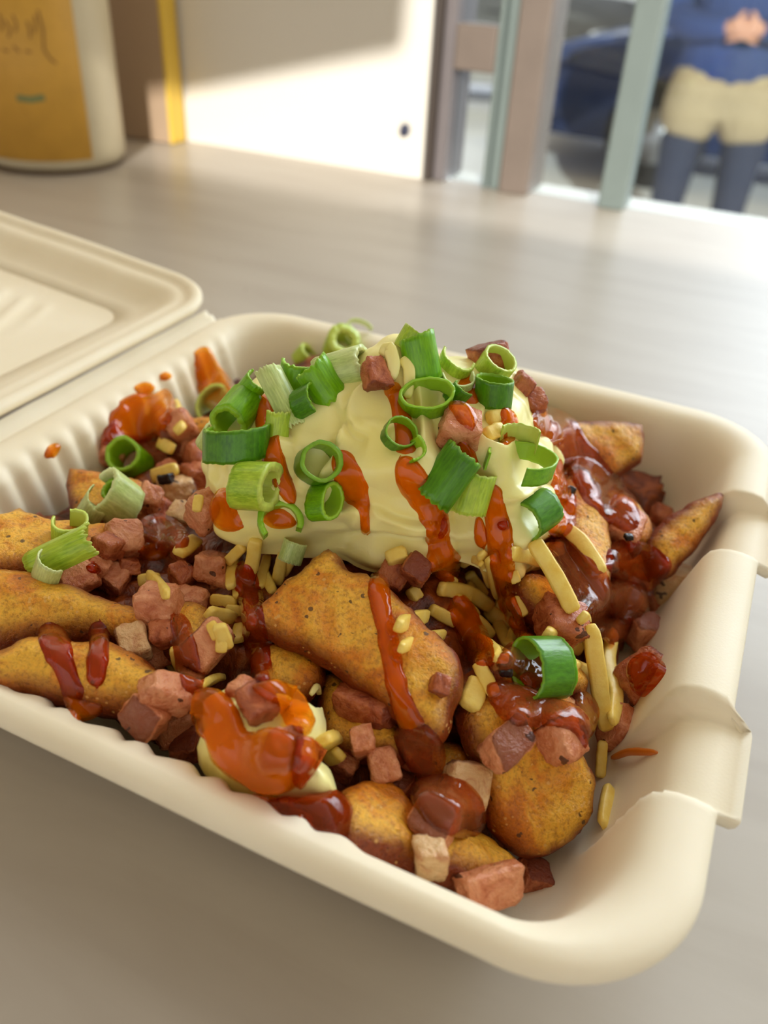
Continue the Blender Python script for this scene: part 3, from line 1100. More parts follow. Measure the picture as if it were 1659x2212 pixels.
# ------------------------------------------------------------------ potato wedges
WEDGES = [
 # outline, plane (three picture points with heights), top, keel, shoulder, label
 ([(532, 1325), (545, 1300), (595, 1250), (640, 1215), (680, 1178), (705, 1170), (735, 1182), (760, 1215), (830, 1240), (885, 1292), (935, 1340), (975, 1375), (998, 1415), (1003, 1470), (985, 1510), (975, 1560), (960, 1590), (930, 1592), (870, 1550), (810, 1502), (740, 1455), (700, 1425), (640, 1392), (590, 1372), (545, 1345)],
  ((700, 1200, .0615), (560, 1320, .0545), (960, 1550, .0470)), .006, .012, .0055, 'large golden triangular wedge lying centre front with one sauce streak down it'),
 ([(1008, 1555), (1035, 1500), (1090, 1465), (1180, 1480), (1240, 1540), (1285, 1625), (1306, 1700), (1292, 1780), (1245, 1835), (1185, 1866), (1135, 1852), (1085, 1800), (1058, 1730), (1045, 1680), (1025, 1610)],
  ((1050, 1500, .0440), (1260, 1580, .0330), (1170, 1850, .0180)), .006, .010, .0065, 'broad orange wedge with rounded tip near the front right corner'),
 ([(735, 1700), (790, 1668), (860, 1680), (930, 1740), (1000, 1770), (1060, 1788), (1120, 1835), (1138, 1880), (1120, 1906), (1050, 1895), (960, 1862), (880, 1838), (800, 1815), (745, 1775)],
  ((780, 1700, .0370), (1110, 1880, .0190), (900, 1830, .0330)), .005, .010, .0060, 'crumbly wedge tucked along the front wall beneath the ham cubes'),
 ([(545, 1400), (600, 1375), (670, 1395), (705, 1430), (692, 1480), (640, 1505), (570, 1490), (540, 1450)],
  ((560, 1400, .0460), (690, 1440, .0440), (620, 1500, .0420)), .004, .010, .0050, 'shadowed wedge end poking out under the big triangular wedge'),
 ([(690, 1450), (735, 1440), (800, 1495), (875, 1560), (880, 1620), (840, 1635), (760, 1625), (700, 1595), (680, 1520)],
  ((700, 1460, .0400), (860, 1560, .0385), (740, 1610, .0360)), .005, .010, .0060, 'dim brown wedge between the triangular wedge and the small cream dollop'),
 ([(880, 1610), (940, 1590), (1020, 1605), (1052, 1660), (1062, 1750), (1020, 1790), (950, 1780), (890, 1710)],
  ((900, 1620, .0300), (1040, 1640, .0290), (980, 1770, .0230)), .005, .010, .0060, 'dark wedge sunk under sauce left of the broad orange wedge'),
 ([(-70, 1205), (0, 1200), (60, 1206), (140, 1232), (240, 1268), (320, 1290), (345, 1320), (310, 1360), (250, 1366), (180, 1352), (80, 1352), (-60, 1350)],
  ((0, 1210, .0520), (300, 1300, .0510), (60, 1350, .0480)), .008, .012, .0130, 'long brown wedge at the left, second up from the front wall'),
 ([(-70, 1400), (0, 1370), (50, 1350), (110, 1342), (170, 1358), (230, 1352), (290, 1385), (350, 1430), (390, 1470), (350, 1508), (280, 1520), (190, 1508), (100, 1492), (30, 1478), (-60, 1470)],
  ((0, 1380, .0520), (340, 1450, .0500), (150, 1500, .0480)), .008, .012, .0110, 'golden wedge at front left with two red sauce drips'),
 ([(-70, 1115), (0, 1095), (45, 1080), (95, 1102), (180, 1112), (270, 1128), (250, 1165), (170, 1200), (90, 1212), (-60, 1205)],
  ((0, 1100, .0500), (240, 1130, .0480), (60, 1205, .0500)), .006, .012, .0060, 'amber wedge cut off by the left edge with a crisp top rim'),
 ([(133, 1012), (165, 998), (240, 1012), (300, 1020), (330, 1060), (290, 1110), (210, 1120), (150, 1105)],
  ((150, 1010, .0420), (300, 1040, .0440), (180, 1110, .0400)), .005, .012, .0060, 'small square wedge end near the fluted left wall'),
 ([(1120, 900), (1180, 897), (1290, 897), (1385, 902), (1404, 925), (1402, 980), (1378, 1002), (1318, 1032), (1240, 1010), (1160, 985)],
  ((1180, 910, .0540), (1390, 930, .0510), (1300, 1020, .0420)), .006, .014, .0060, 'big blunt wedge at back right leaning on the far wall'),
 ([(1212, 1050), (1240, 1000), (1275, 1010), (1312, 1065), (1335, 1150), (1338, 1240), (1312, 1295), (1270, 1262), (1235, 1180)],
  ((1230, 1040, .0520), (1330, 1140, .0460), (1290, 1270, .0440)), .006, .014, .0060, 'upright pinkish wedge beneath the long glossy sauce ribbon'),
 ([(1305, 1060), (1350, 1052), (1395, 1090), (1425, 1140), (1400, 1180), (1340, 1170), (1300, 1110)],
  ((1320, 1060, .0440), (1410, 1130, .0380), (1330, 1160, .0380)), .005, .012, .0050, 'brown wedge behind the sauce ribbon near the right side'),
 ([(1405, 1155), (1450, 1110), (1500, 1078), (1565, 1053), (1574, 1072), (1552, 1125), (1505, 1188), (1455, 1240), (1420, 1235), (1400, 1195)],
  ((1430, 1140, .0400), (1565, 1065, .0480), (1440, 1230, .0320)), .005, .010, .0080, 'pointed wedge sticking out toward the right rim'),
 ([(1115, 1255), (1160, 1225), (1215, 1250), (1245, 1310), (1215, 1350), (1155, 1325)],
  ((1130, 1240, .0500), (1230, 1290, .0460), (1170, 1330, .0440)), .005, .012, .0060, 'dark roasted wedge knob in the hollow below the cream'),
 ([(1125, 1375), (1180, 1362), (1235, 1400), (1285, 1470), (1265, 1500), (1200, 1490), (1130, 1430)],
  ((1140, 1380, .0420), (1260, 1440, .0360), (1180, 1480, .0380)), .004, .010, .0040, 'thin browned wedge edge behind the dark green onion loop'),
 ([(322, 880), (345, 866), (372, 880), (388, 925), (370, 965), (330, 940)],
  ((330, 880, .0380), (380, 900, .0400), (345, 950, .0360)), .004, .010, .0040, 'small amber wedge tip against the saucy left wall'),
 ([(385, 905), (440, 890), (490, 900), (500, 940), (440, 950), (395, 940)],
  ((390, 905, .0440), (480, 900, .0460), (440, 950, .0420)), .004, .010, .0040, 'orange wedge sliver left of the dark onion band'),
 ([(320, 1290), (380, 1280), (450, 1300), (470, 1380), (420, 1430), (350, 1400)],
  ((330, 1290, .0480), (450, 1310, .0480), (380, 1420, .0440)), .004, .010, .0060, 'sauce-covered wedge under the ham cubes left of centre'),
 ([(990, 1480), (1040, 1430), (1120, 1420), (1220, 1470), (1280, 1540), (1240, 1570), (1120, 1520), (1020, 1530)],
  ((1000, 1480, .0430), (1200, 1460, .0390), (1220, 1550, .0340)), .004, .010, .0060, 'reddish wedge carrying sauce above the broad orange wedge'),
]
for s_ in (boxe.children[0],):
    pass
add_solid(tray); add_solid(bed); rebuild()
for i, (ol, pl, tp, bt, et, lab) in enumerate(WEDGES):
    o = puff('potato_wedge', ol, pl, tp, bt, et, MAT['potato'], seed=i * 1.7, edge_w=0.0050, crown=0.0012)
    tag(o, lab, 'potato wedge', 'fried potato wedges in the box')
    add_solid(o)
rebuild()

# ------------------------------------------------------------------ cream
CRB = [(448, 1010), (452, 1060), (480, 1110), (520, 1150), (590, 1168), (650, 1160), (690, 1170), (735, 1168), (780, 1190), (850, 1200), (915, 1208), (960, 1190), (1000, 1165), (1050, 1190), (1100, 1205), (1150, 1165), (1200, 1120), (1222, 1050), (1215, 985)]
CC = Vector((0.0165, 0.002, 0.050))
front = [PZ(x, y, 0.0555) for x, y in CRB]
rad = []
for p in front:
    q = (p - CC); rad.append((math.atan2(q.y, q.x), q.to_2d().length))
# the far side, unseen: an even arc
rad.sort()
lo_, hi_ = rad[0], rad[-1]
fulla = list(rad)
for k in range(1, 9):
    a = hi_[0] + (lo_[0] + 2 * math.pi - hi_[0]) * k / 9
    fulla.append((a, [.040, .032, .030, .032, .038, .044, .046, .048][k - 1]))
fulla.sort()


def Rof(a):
    best = 0; sw = 0
    for (b, r) in fulla:
        for o_ in (-2 * math.pi, 0, 2 * math.pi):
            d = abs(a - b - o_)
            w_ = math.exp(-(d / 0.09) ** 2) + 1e-9
            best += w_ * r; sw += w_
    return best / sw


def to_px(p):
    d = p - CAM
    k = F_PX / d.dot(FW)
    return (IW / 2 + k * d.dot(RT), IH / 2 - k * d.dot(UP))


# lips and creases left by the spoon: polyline, half width, height of the step (positive: left side proud)
CREASE = [
 ([(720, 850), (735, 900), (728, 960), (700, 1040), (690, 1100)], 16, .0022),
 ([(560, 900), (610, 940), (625, 1010), (640, 1070), (700, 1100), (770, 1090), (790, 1110), (760, 1150)], 15, -.0024),
 ([(840, 800), (790, 830), (760, 860), (750, 900), (770, 940), (800, 950)], 14, .0020),
 ([(800, 1090), (850, 1120), (920, 1135), (1000, 1130)], 12, -.0014),
 ([(700, 1150), (790, 1150), (860, 1160), (960, 1168), (1050, 1150)], 12, .0018),
 ([(940, 870), (960, 960), (1000, 1000), (1060, 1010)], 14, .0020),
 ([(1060, 860), (1040, 930), (1080, 960), (1130, 930)], 12, -.0018),
 ([(1050, 1090), (1120, 1080), (1170, 1040), (1200, 1060)], 12, .0020),
 ([(500, 990), (540, 1020), (560, 1080), (620, 1140)], 12, .0018),
 ([(880, 800), (900, 850), (905, 930), (900, 1000)], 13, .0018),
 ([(960, 1080), (1010, 1110), (1060, 1120)], 10, .0014),
]
CR_S = []
for pl_, w_, am in CREASE:
    CR_S.append((catmull([Vector(q) for q in pl_], 5, closed=False), w_, am))


def crease(px, py):
    tot = 0
    q = Vector((px, py))
    for pl_, w_, am in CR_S:
        best = 1e9; sd_ = 0; end = 1
        for i in range(len(pl_) - 1):
            a, b = pl_[i], pl_[i + 1]
            ab = b - a; t = (q - a).dot(ab) / (ab.length_squared + 1e-9); tc_ = max(0, min(1, t))
            d = (q - a - ab * tc_).length
            if d < best:
                best = d; sd_ = math.copysign(d, ab.x * (q.y - a.y) - ab.y * (q.x - a.x))
                f = (i + tc_) / (len(pl_) - 1); end = math.sin(math.pi * min(1, max(0, f))) ** 0.5
        if best < 4 * w_:
            u = sd_ / w_
            # sharp on one side, soft on the other
            tot += am * end * (math.exp(-u * u * .5) * (1.0 if u < 0 else -1.0) * min(1, abs(u) * 2.2))
    return tot


verts = []; faces = []
NA, NS = 300, 110
PK = PZ(850, 790, 0.094)
for i in range(NA):
    a = -math.pi + 2 * math.pi * i / NA
    R_ = Rof(a)
    for s in range(NS + 1):
        u = s / NS
        ph = u * 2.02                      # past the equator so that the foot tucks under
        rr = R_ * math.sin(min(ph, 1.5708)) ** 0.8 if ph < 1.5708 else R_ * (0.80 + 0.20 * math.sin(ph) if True else 1)
        zz = 0.038 * (math.cos(ph) ** 0.80 if ph < 1.5708 else 0.30 * math.cos(ph))
        cxy = CC.to_2d() + Vector((math.cos(a), math.sin(a))) * rr
        x, y = cxy
        z = CC.z + 0.004 + zz
        # peak and shoulders
        k = max(0.0, math.cos(min(ph, 1.57)))
        d2 = ((x - PK.x) ** 2 + (y - PK.y) ** 2)
        z += 0.0085 * math.exp(-d2 / (2 * 0.0065 ** 2)) * k ** .2
        d3 = ((x - 0.045) ** 2 + (y - 0.010) ** 2); z += 0.003 * math.exp(-d3 / (2 * 0.012 ** 2))
        d4 = ((x + 0.018) ** 2 + (y - 0.012) ** 2); z -= 0.004 * math.exp(-d4 / (2 * 0.016 ** 2))
        z -= 0.016 * ss(.036, .074, x + 0.45 * y)
        # folds: creases running down and around
        p = Vector((x, y, z))
        sw = crease(*to_px(p)) + 0.0034 * noise.noise((x * 38 + 4, y * 38, z * 55)) + 0.0022 * abs(noise.noise((x * 60 + 9, y * 60, z * 150 + 3)))
        cre = 0.0018 * math.sin((z * 1 - 0.25 * x + 0.15 * y) * 520 + 5 * noise.noise((x * 30, y * 30, 2))) * ss(0.15, 0.6, u) * (0.4 + 0.6 * max(0, noise.noise((x * 25, y * 25, z * 25 + 8)) + .3))
        od = Vector((math.cos(a) * math.sin(min(ph, 1.6)), math.sin(a) * math.sin(min(ph, 1.6)), math.cos(min(ph, 1.6)) + .1)).normalized()
        p += od * (sw + cre) * (0 if u == 0 else 1)
        verts.append(p)
for i in range(NA):
    j = (i + 1) % NA
    for s in range(NS):
        faces.append((i * (NS + 1) + s, i * (NS + 1) + s + 1, j * (NS + 1) + s + 1, j * (NS + 1) + s))
faces.append(tuple(i * (NS + 1) + NS for i in range(NA)))
bm = bmesh.new()
bvv = [bm.verts.new(v) for v in verts]
for f in faces: bm.faces.new([bvv[i] for i in f])
bmesh.ops.remove_doubles(bm, verts=bm.verts, dist=1e-5)
bmesh.ops.recalc_face_normals(bm, faces=bm.faces)
cc = CC.copy()
for v in bm.verts: v.co -= cc
cream = bm_obj('cream_dollop', bm, MAT['cream'], None, True, cc)
tag(cream, 'large pale yellow mound of cream piled on top of the wedges', 'cream')
add_solid(cream); rebuild()


def small_cream(name, outline, hts, lab, top=0.008, crown=0.004):
    o = puff(name, outline, hts, top, 0.008, top * 1.1, MAT['cream'], seed=5, rough=0.0016, crown=crown)
    tag(o, lab, 'cream'); add_solid(o)
    return o


small_cream('cream_dollop', [(414, 1560), (425, 1500), (470, 1470), (540, 1465), (610, 1472), (660, 1500), (690, 1490), (692, 1530), (682, 1570), (700, 1630), (718, 1672), (670, 1690), (600, 1695), (520, 1680), (445, 1655), (418, 1610)],
            ((440, 1500, .0500), (680, 1520, .0520), (560, 1690, .0475)), 'small dollop of cream by the front wall half covered in orange sauce')
rebuild()
for k, (pth, w_) in enumerate([([(826, 770), (840, 752), (850, 790), (842, 820)], 30), ([(868, 775), (884, 800), (880, 860)], 26), ([(335, 1432), (352, 1428), (368, 1442), (378, 1462)], 11), ([(672, 1500), (684, 1484), (690, 1498)], 14)]):
    o = strand('cream_wisp', pth, w_, MAT['cream'], 3 + k, 0.9, 0.4, 0.5)
    tag(o, ['pale pointed tip of cream at the very top of the mound', 'thin standing flake of cream right of the topmost tip', 'thin curled wisp of cream on the ham cubes at left', 'tiny upturned cream tip at the back of the small dollop'][k], 'cream')

# ------------------------------------------------------------------ ham cubes
H_, HD, HP = 'ham', 'ham_dark', 'ham_pale'
HAM = [
 (340, 1315, 82, H_, (1, 1, 1), 'big pink cube with a dark nick above the small dollop, left of centre'),
 (413, 1298, 62, H_, (1, 1, .8), 'pink cube just right of the big nicked cube'),
 (455, 1222, 78, H_, (1.25, .8, .8), 'tall glossy cube standing left of the grated cheese'),
 (446, 1105, 70, H_, (1, 1, 1.1), 'notched pink cube at the left foot of the large cream mound'),
 (383, 1058, 62, HP, (1.1, .9, .8), 'pale rosy cube beside a black crumb, upper left'),
 (393, 1122, 60, HP, (1, .9, .9), 'yellowish soft cube in the middle of the left heap'),
 (268, 1165, 72, H_, (1, 1, 1), 'square cube with one browned corner right of the limp onion leaves'),
 (233, 1180, 56, HD, (1, 1, .8), 'dark cube wedged beside the browned-corner cube'),
 (165, 1248, 78, H_, (1, 1, .8), 'peppered pink cube under the pale onion leaf at far left'),
 (248, 1245, 64, H_, (1, 1, .7), 'pink cube above the long brown wedge at left'),
 (278, 1222, 52, HD, (1.2, .8, .7), 'flat red-brown piece right below the square browned-corner cube'),
 (288, 1390, 66, HP, (1, 1, .8), 'light pink cube on the golden front left wedge'),
 (330, 1415, 78, H_, (1.2, .9, .7), 'rough flat ham piece overlapping the golden front left wedge'),
 (368, 1495, 82, H_, (.8, 1.5, .8), 'long tan piece leaning up behind the small cream dollop'),
 (314, 1545, 78, H_, (1.1, .9, .9), 'pink cube down in the gap by the front wall, left of the dollop'),
 (376, 1570, 74, H_, (1, 1, 1), 'dusky cube next to it against the small dollop'),
 (450, 1400, 80, H_, (1.2, .9, .8), 'broad tan piece behind the small dollop'),
 (400, 1190, 52, HD, (1, 1, 1), 'brown-red cube buried mid heap at left'),
 (480, 1255, 46, H_, (1, 1, 1), 'little pink cube beside grated cheese'),
 (332, 1140, 52, HD, (1, 1, 1), 'small dark cube in the saucy centre of the left heap'),
 (340, 1095, 48, HD, (1, 1, 1), 'small brown cube near the pale rosy cube'),
 (325, 1075, 46, H_, (1, 1, 1), 'small pink cube right of the pale onion roll'),
 (355, 990, 42, HD, (1, 1, 1), 'small brown cube between onion ring and cream, upper left'),
 (330, 980, 40, H_, (1, 1, 1), 'small pink cube right behind the upper left onion ring'),
 (395, 925, 56, H_, (.9, .9, 1.3), 'upright pink piece near the orange sauce at upper left'),
 (375, 950, 46, HD, (1, 1, 1), 'dark mauve cube at the foot of the upright pink piece'),
 (430, 985, 56, HD, (1, 1, 1), 'reddish cube touching the left side of the large cream mound'),
 (240, 978, 48, H_, (1, 1, 1), 'pink cube half behind the upper left onion ring'),
 (405, 965, 46, H_, (1, 1, 1), 'small pink cube just left of the dark green band'),
 (365, 1020, 40, HD, (1, 1, 1), 'tiny brown cube behind the pale rosy cube'),
 (420, 1030, 46, HD, (1, 1, 1), 'brown cube in the dip beside the cream'),
 (300, 1180, 46, HD, (1, 1, 1), 'small dark cube right of the square browned-corner cube'),
 (405, 1610, 62, HD, (1.1, 1, .9), 'torn dark piece at the front wall left of the small dollop'),
 (355, 1370, 50, HD, (1, 1, 1), 'brown cube under the big nicked cube'),
 (395, 1245, 50, HD, (1, 1, 1), 'brown cube left of the tall glossy cube'),
 (210, 1225, 46, H_, (1, 1, 1), 'small cube beside the peppered pink cube'),
 (560, 1520, 78, HD, (1, 1, 1), 'cube sitting on top of the small dollop with sauce at its foot'),
 (606, 1622, 80, HD, (.9, .9, 1.3), 'tall cube coated in sauce in the middle of the small dollop'),
 (530, 1495, 60, H_, (1.2, .9, .7), 'rough pink piece behind the top of the small dollop'),
 (790, 1525, 84, HD, (1.6, .7, .7), 'long dark piece tucked beneath the triangular wedge'),
 (782, 1602, 66, H_, (.7, .8, 1.5), 'upright tan stick of ham in the centre front'),
 (742, 1652, 58, H_, (1, 1, .9), 'pink cube left of the upright tan stick'),
 (828, 1652, 66, H_, (1, 1, .8), 'mauve cube right of the upright tan stick'),
 (862, 1688, 72, H_, (1.2, .8, .7), 'small blunt cube under the saucy lump in the centre front'),
 (900, 1612, 84, HD, (1.3, .8, .8), 'sauce-glazed piece at the tip of the triangular wedge'),
 (1000, 1702, 84, HP, (1, 1.2, .7), 'pale flat half-moon piece left of the broad orange wedge'),
 (940, 1785, 82, H_, (1, 1, .9), 'pink lump with a black fleck near the front wall'),
 (930, 1850, 74, HP, (.9, .9, 1.1), 'pale cream-coloured cube at the front wall'),
 (1058, 1916, 84, H_, (1.5, .85, .8), 'large streaky pink block lying closest to the front wall'),
 (1152, 1888, 62, HD, (1, 1, .7), 'dark red flat piece under the tip of the broad orange wedge'),
 (1100, 1608, 82, H_, (1.3, .9, .9), 'block with a charred top edge on the broad orange wedge'),
 (1215, 1600, 84, H_, (1, 1, 1), 'glossy cube right of the charred-top block'),
 (1262, 1540, 76, HP, (1, 1.3, .9), 'pale glazed piece below the long cheese shreds'),
 (1335, 1575, 76, H_, (1, 1, 1), 'pink cube on the bare tray floor right of the cheese shreds'),
 (1388, 1465, 88, HD, (1.1, 1, .9), 'cube coated in bright red sauce at the right edge of the food'),
 (1397, 1368, 66, H_, (1, 1, 1), 'brownish cube above the bright red coated cube'),
 (1355, 1345, 58, H_, (1, 1, .9), 'small cube left of the brownish cube at right'),
 (1352, 1290, 84, HP, (1.2, .9, .8), 'pale glazed cube below the dark sauce pool at right'),
 (1457, 1257, 72, HP, (1, 1, 1), 'rightmost pale cube against the tray wall'),
 (1345, 1140, 84, H_, (1.2, 1, .8), 'glazed piece with a black fleck above the dark sauce pool'),
 (1425, 1118, 44, HD, (1, 1, 1), 'small maroon cube behind the pointed wedge'),
 (1212, 1342, 82, HD, (1.1, 1, .9), 'mottled dark cube at the end of the longest cheese shred'),
 (990, 925, 88, H_, (1, 1, .8), 'large ham piece half sunk in the right side of the cream'),
 (812, 808, 58, HD, (1.2, .9, .8), 'brown saucy ham piece behind the tip of the cream'),
 (1128, 832, 44, HD, (1, 1, 1), 'small dark red piece behind the back right of the cream'),
 (1152, 868, 48, HD, (1, 1, 1), 'reddish piece hanging at the back right foot of the cream'),
 (1060, 775, 66, HD, (1.2, .9, 1), 'brown-red piece behind the topmost right onion loop'),
 (1300, 1420, 56, HD, (1, 1, 1), 'saucy brown cube behind the two long cheese shreds'),
 (1405, 1300, 50, HD, (1, 1, 1), 'dark cube below the dark sauce pool at far right'),
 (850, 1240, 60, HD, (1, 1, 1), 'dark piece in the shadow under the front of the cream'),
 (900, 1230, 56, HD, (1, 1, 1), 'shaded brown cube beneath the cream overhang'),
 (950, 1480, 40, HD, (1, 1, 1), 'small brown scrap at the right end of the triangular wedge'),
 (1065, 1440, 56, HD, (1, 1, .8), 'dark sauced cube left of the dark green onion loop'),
]
used = set()
for i, (x, y, s, mk, asp, lab) in enumerate(HAM):
    sear = (random.Random(i).choice([(2, 1), (0, 1), (1, -1), (0, -1), None, None, None]))
    rot = None
    if 'charred top' in lab: sear = (2, 1); rot = (0.15, 0.05, 0.55)
    if 'long tan piece' in lab: rot = (0.5, 0.0, 0.9)
    if 'streaky pink' in lab: rot = (0.3, 0.1, -0.15)
    if 'upright tan' in lab: rot = (0.1, 0.0, 0.4)
    o = chunk('ham_cube', x, y, s, MAT[mk], 100 + i * 3, asp, 0.2, sear, rot)
    tag(o, lab, 'ham cube', 'diced ham scattered over the wedges')
    SOLID.append(([o.location + v.co for v in o.data.vertices], [tuple(p.vertices) for p in o.data.polygons]))
rebuild()

# ------------------------------------------------------------------ grated cheese
CH = [
 ([(1152, 1168), (1200, 1245), (1240, 1322)], 34, 'longest thick shred slanting down from the right foot of the cream'),
 ([(1222, 1140), (1262, 1180), (1298, 1235)], 30, 'thick shred half glazed in sauce right of the longest one'),
 ([(1276, 1350), (1290, 1450), (1300, 1520), (1312, 1575)], 34, 'long shred lying right of the dark green onion loop'),
 ([(1326, 1362), (1314, 1430), (1330, 1500), (1322, 1560)], 27, 'bent long shred, rightmost of the upright pair'),
 ([(1170, 1190), (1216, 1184)], 28, 'short stub beside the top of the longest shred'),
 ([(1102, 1195), (1135, 1200), (1172, 1212)], 30, 'shred peeping out under the right front of the cream'),
 ([(1012, 1530), (1035, 1470)], 44, 'broad stub pointing up at the right end of the triangular wedge'),
 ([(1032, 1432), (1050, 1465), (1068, 1500)], 28, 'short shred above the broad stub'),
 ([(1232, 1438), (1282, 1458)], 30, 'pale stub poking out right of the dark green onion loop'),
 ([(1318, 1700), (1304, 1785)], 28, 'lone shred leaning on the tip side of the broad orange wedge'),
 ([(1302, 1600), (1296, 1680)], 20, 'thin shred half hidden beside the broad orange wedge'),
 ([(552, 1165), (545, 1215), (532, 1262)], 28, 'glossy upright shred under the left front of the cream'),
 ([(578, 1200), (560, 1270)], 20, 'thin shred right of the glossy upright one'),
 ([(612, 1195), (598, 1262)], 24, 'shred touching the upper left side of the triangular wedge'),
 ([(640, 1185), (610, 1240)], 24, 'shred reaching up toward the lime onion curl'),
 ([(448, 1325), (505, 1335)], 30, 'flat shred in the gap left of the triangular wedge'),
 ([(472, 1350), (492, 1400)], 28, 'jagged shred hanging over the dark gap at left centre'),
 ([(455, 1295), (512, 1302)], 24, 'shred above the flat one in the left gap'),
 ([(480, 1370), (478, 1410)], 24, 'small knob of cheese at the dark gap'),
 ([(512, 1385), (520, 1350)], 26, 'short shred by the sauce stream left of the triangular wedge'),
 ([(505, 1195), (498, 1270)], 22, 'slim shred right of the tall glossy ham cube'),
 ([(520, 1215), (512, 1290)], 20, 'slim shred next to it in the left cheese tangle'),
 ([(362, 1285), (320, 1240)], 24, 'soft shred sunk in sauce above the big nicked cube'),
 ([(385, 1195), (425, 1165)], 30, 'translucent shred beside the tall glossy cube'),
 ([(300, 1255), (345, 1250)], 26, 'melted shred above the long brown wedge'),
 ([(330, 1030), (382, 1012)], 28, 'pale flat shred above the pale rosy cube'),
 ([(375, 870), (390, 930)], 26, 'pale shred against the saucy left wall'),
 ([(345, 955), (372, 970)], 24, 'tiny pale shred among the upper left ham'),
 ([(430, 1070), (425, 1105)], 20, 'sliver beside the notched pink cube'),
 ([(852, 1188), (862, 1215)], 44, 'blunt shred end sticking out under the middle of the cream'),
 ([(998, 1222), (1020, 1208), (1040, 1218)], 16, 'small curled shred under the cream left of the sauce stream'),
 ([(1010, 1240), (1045, 1288)], 28, 'short thick shred below the small curled one'),
 ([(950, 1272), (1010, 1280), (1060, 1312)], 30, 'orange-stained shred right of the triangular wedge top'),
 ([(1040, 1195), (1062, 1265)], 24, 'curving shred directly left of the long sauce stream'),
 ([(1060, 1205), (1078, 1290)], 26, 'shred hidden behind the long sauce stream'),
 ([(1010, 1325), (1062, 1375)], 30, 'flat shred in the middle of the right cheese tangle'),
 ([(1050, 1315), (1105, 1360)], 30, 'shred below the sauce stream bend'),
 ([(1075, 1345), (1100, 1395)], 26, 'soft shred next to the onion loop'),
 ([(1000, 1345), (1028, 1368)], 26, 'stained shred touching the edge of the triangular wedge'),
 ([(1030, 1380), (1085, 1425)], 32, 'wide shred at the bottom of the right cheese tangle'),
 ([(985, 1290), (1030, 1330)], 24, 'stained shred in the upper right tangle'),
 ([(1100, 1250), (1122, 1242)], 26, 'small stub right of the long sauce stream'),
 ([(1090, 1275), (1075, 1330)], 22, 'thin shred crossing under the stream'),
 ([(1180, 1370), (1255, 1400)], 34, 'melted shred behind the dark green onion loop'),
 ([(1258, 1330), (1270, 1390)], 28, 'melted shred above the long upright pair'),
 ([(885, 1290), (905, 1275)], 30, 'melted dab near the top right of the triangular wedge'),
 ([(860, 1352), (885, 1340), (922, 1330)], 30, 'melted blob in the middle of the triangular wedge'),
 ([(865, 1400), (905, 1382), (960, 1370)], 24, 'melted strand across the right half of the triangular wedge'),
 ([(695, 1600), (722, 1600)], 40, 'cheese lump right of the small dollop'),
 ([(705, 1640), (735, 1628)], 30, 'cheese stub below the lump at the small dollop'),
 ([(430, 1478), (480, 1462)], 24, 'shred lying behind the small dollop'),
 ([(1218, 1100), (1238, 1105)], 26, 'white crumb of cheese beside the right edge of the cream'),
 ([(930, 1315), (985, 1345)], 26, 'stained shred along the top right edge of the triangular wedge'),
 ([(380, 1400), (395, 1450)], 28, 'soaked shred behind the long tan ham piece'),
 ([(530, 1300), (548, 1345)], 22, 'shred end under the left point of the triangular wedge'),
 ([(488, 1315), (530, 1322)], 20, 'short shred touching the left point of the triangular wedge'),
 ([(455, 1345), (470, 1380)], 22, 'broken shred at the far left of the left gap'),
 ([(565, 1225), (590, 1280)], 20, 'shred leaning on the left slope of the triangular wedge'),
 ([(525, 1180), (490, 1215)], 22, 'slanting shred just under the left end of the cream'),
 ([(945, 1235), (985, 1262)], 22, 'shred below the thick front stream'),
 ([(1020, 1260), (1000, 1310)], 22, 'thin shred crossing the middle of the right tangle'),
 ([(1045, 1350), (1020, 1400)], 24, 'shred pointing down to the broad stub'),
 ([(1100, 1385), (1125, 1340)], 22, 'shred running under the end of the long sauce stream'),
 ([(975, 1320), (1010, 1372)], 24, 'stained shred lying against the right slope of the triangular wedge'),
 ([(1065, 1400), (1105, 1425)], 24, 'lowest shred of the right tangle beside a charred flake'),
 ([(1110, 1290), (1135, 1330)], 20, 'thin pale shred right of the bend in the long stream'),
 ([(1055, 905), (1095, 900)], 34, 'pale shred on the upper right of the cream'),
 ([(1050, 940), (1085, 925)], 30, 'second pale shred on the upper right of the cream, below the first'),
]
for i, (pt, w_, lab) in enumerate(CH):
    o = strand('cheese_shred', pt, w_ * 1.12, MAT['cheese'], i * 2.3, 0.62, 0.22, 0.78)
    tag(o, lab, 'grated cheese', 'grated cheese shreds over the wedges')
    add_solid(o)
m_or = simple('orange_shred', srgb(206, 112, 30), 0.35, 0.1, 200)
o = strand('carrot_shred', [(1322, 1638), (1362, 1624), (1420, 1626)], 15, m_or, 4, 0.7, 0.2, 0.5)
tag(o, 'single orange shred on the bare tray floor at right', 'shred')
rebuild()

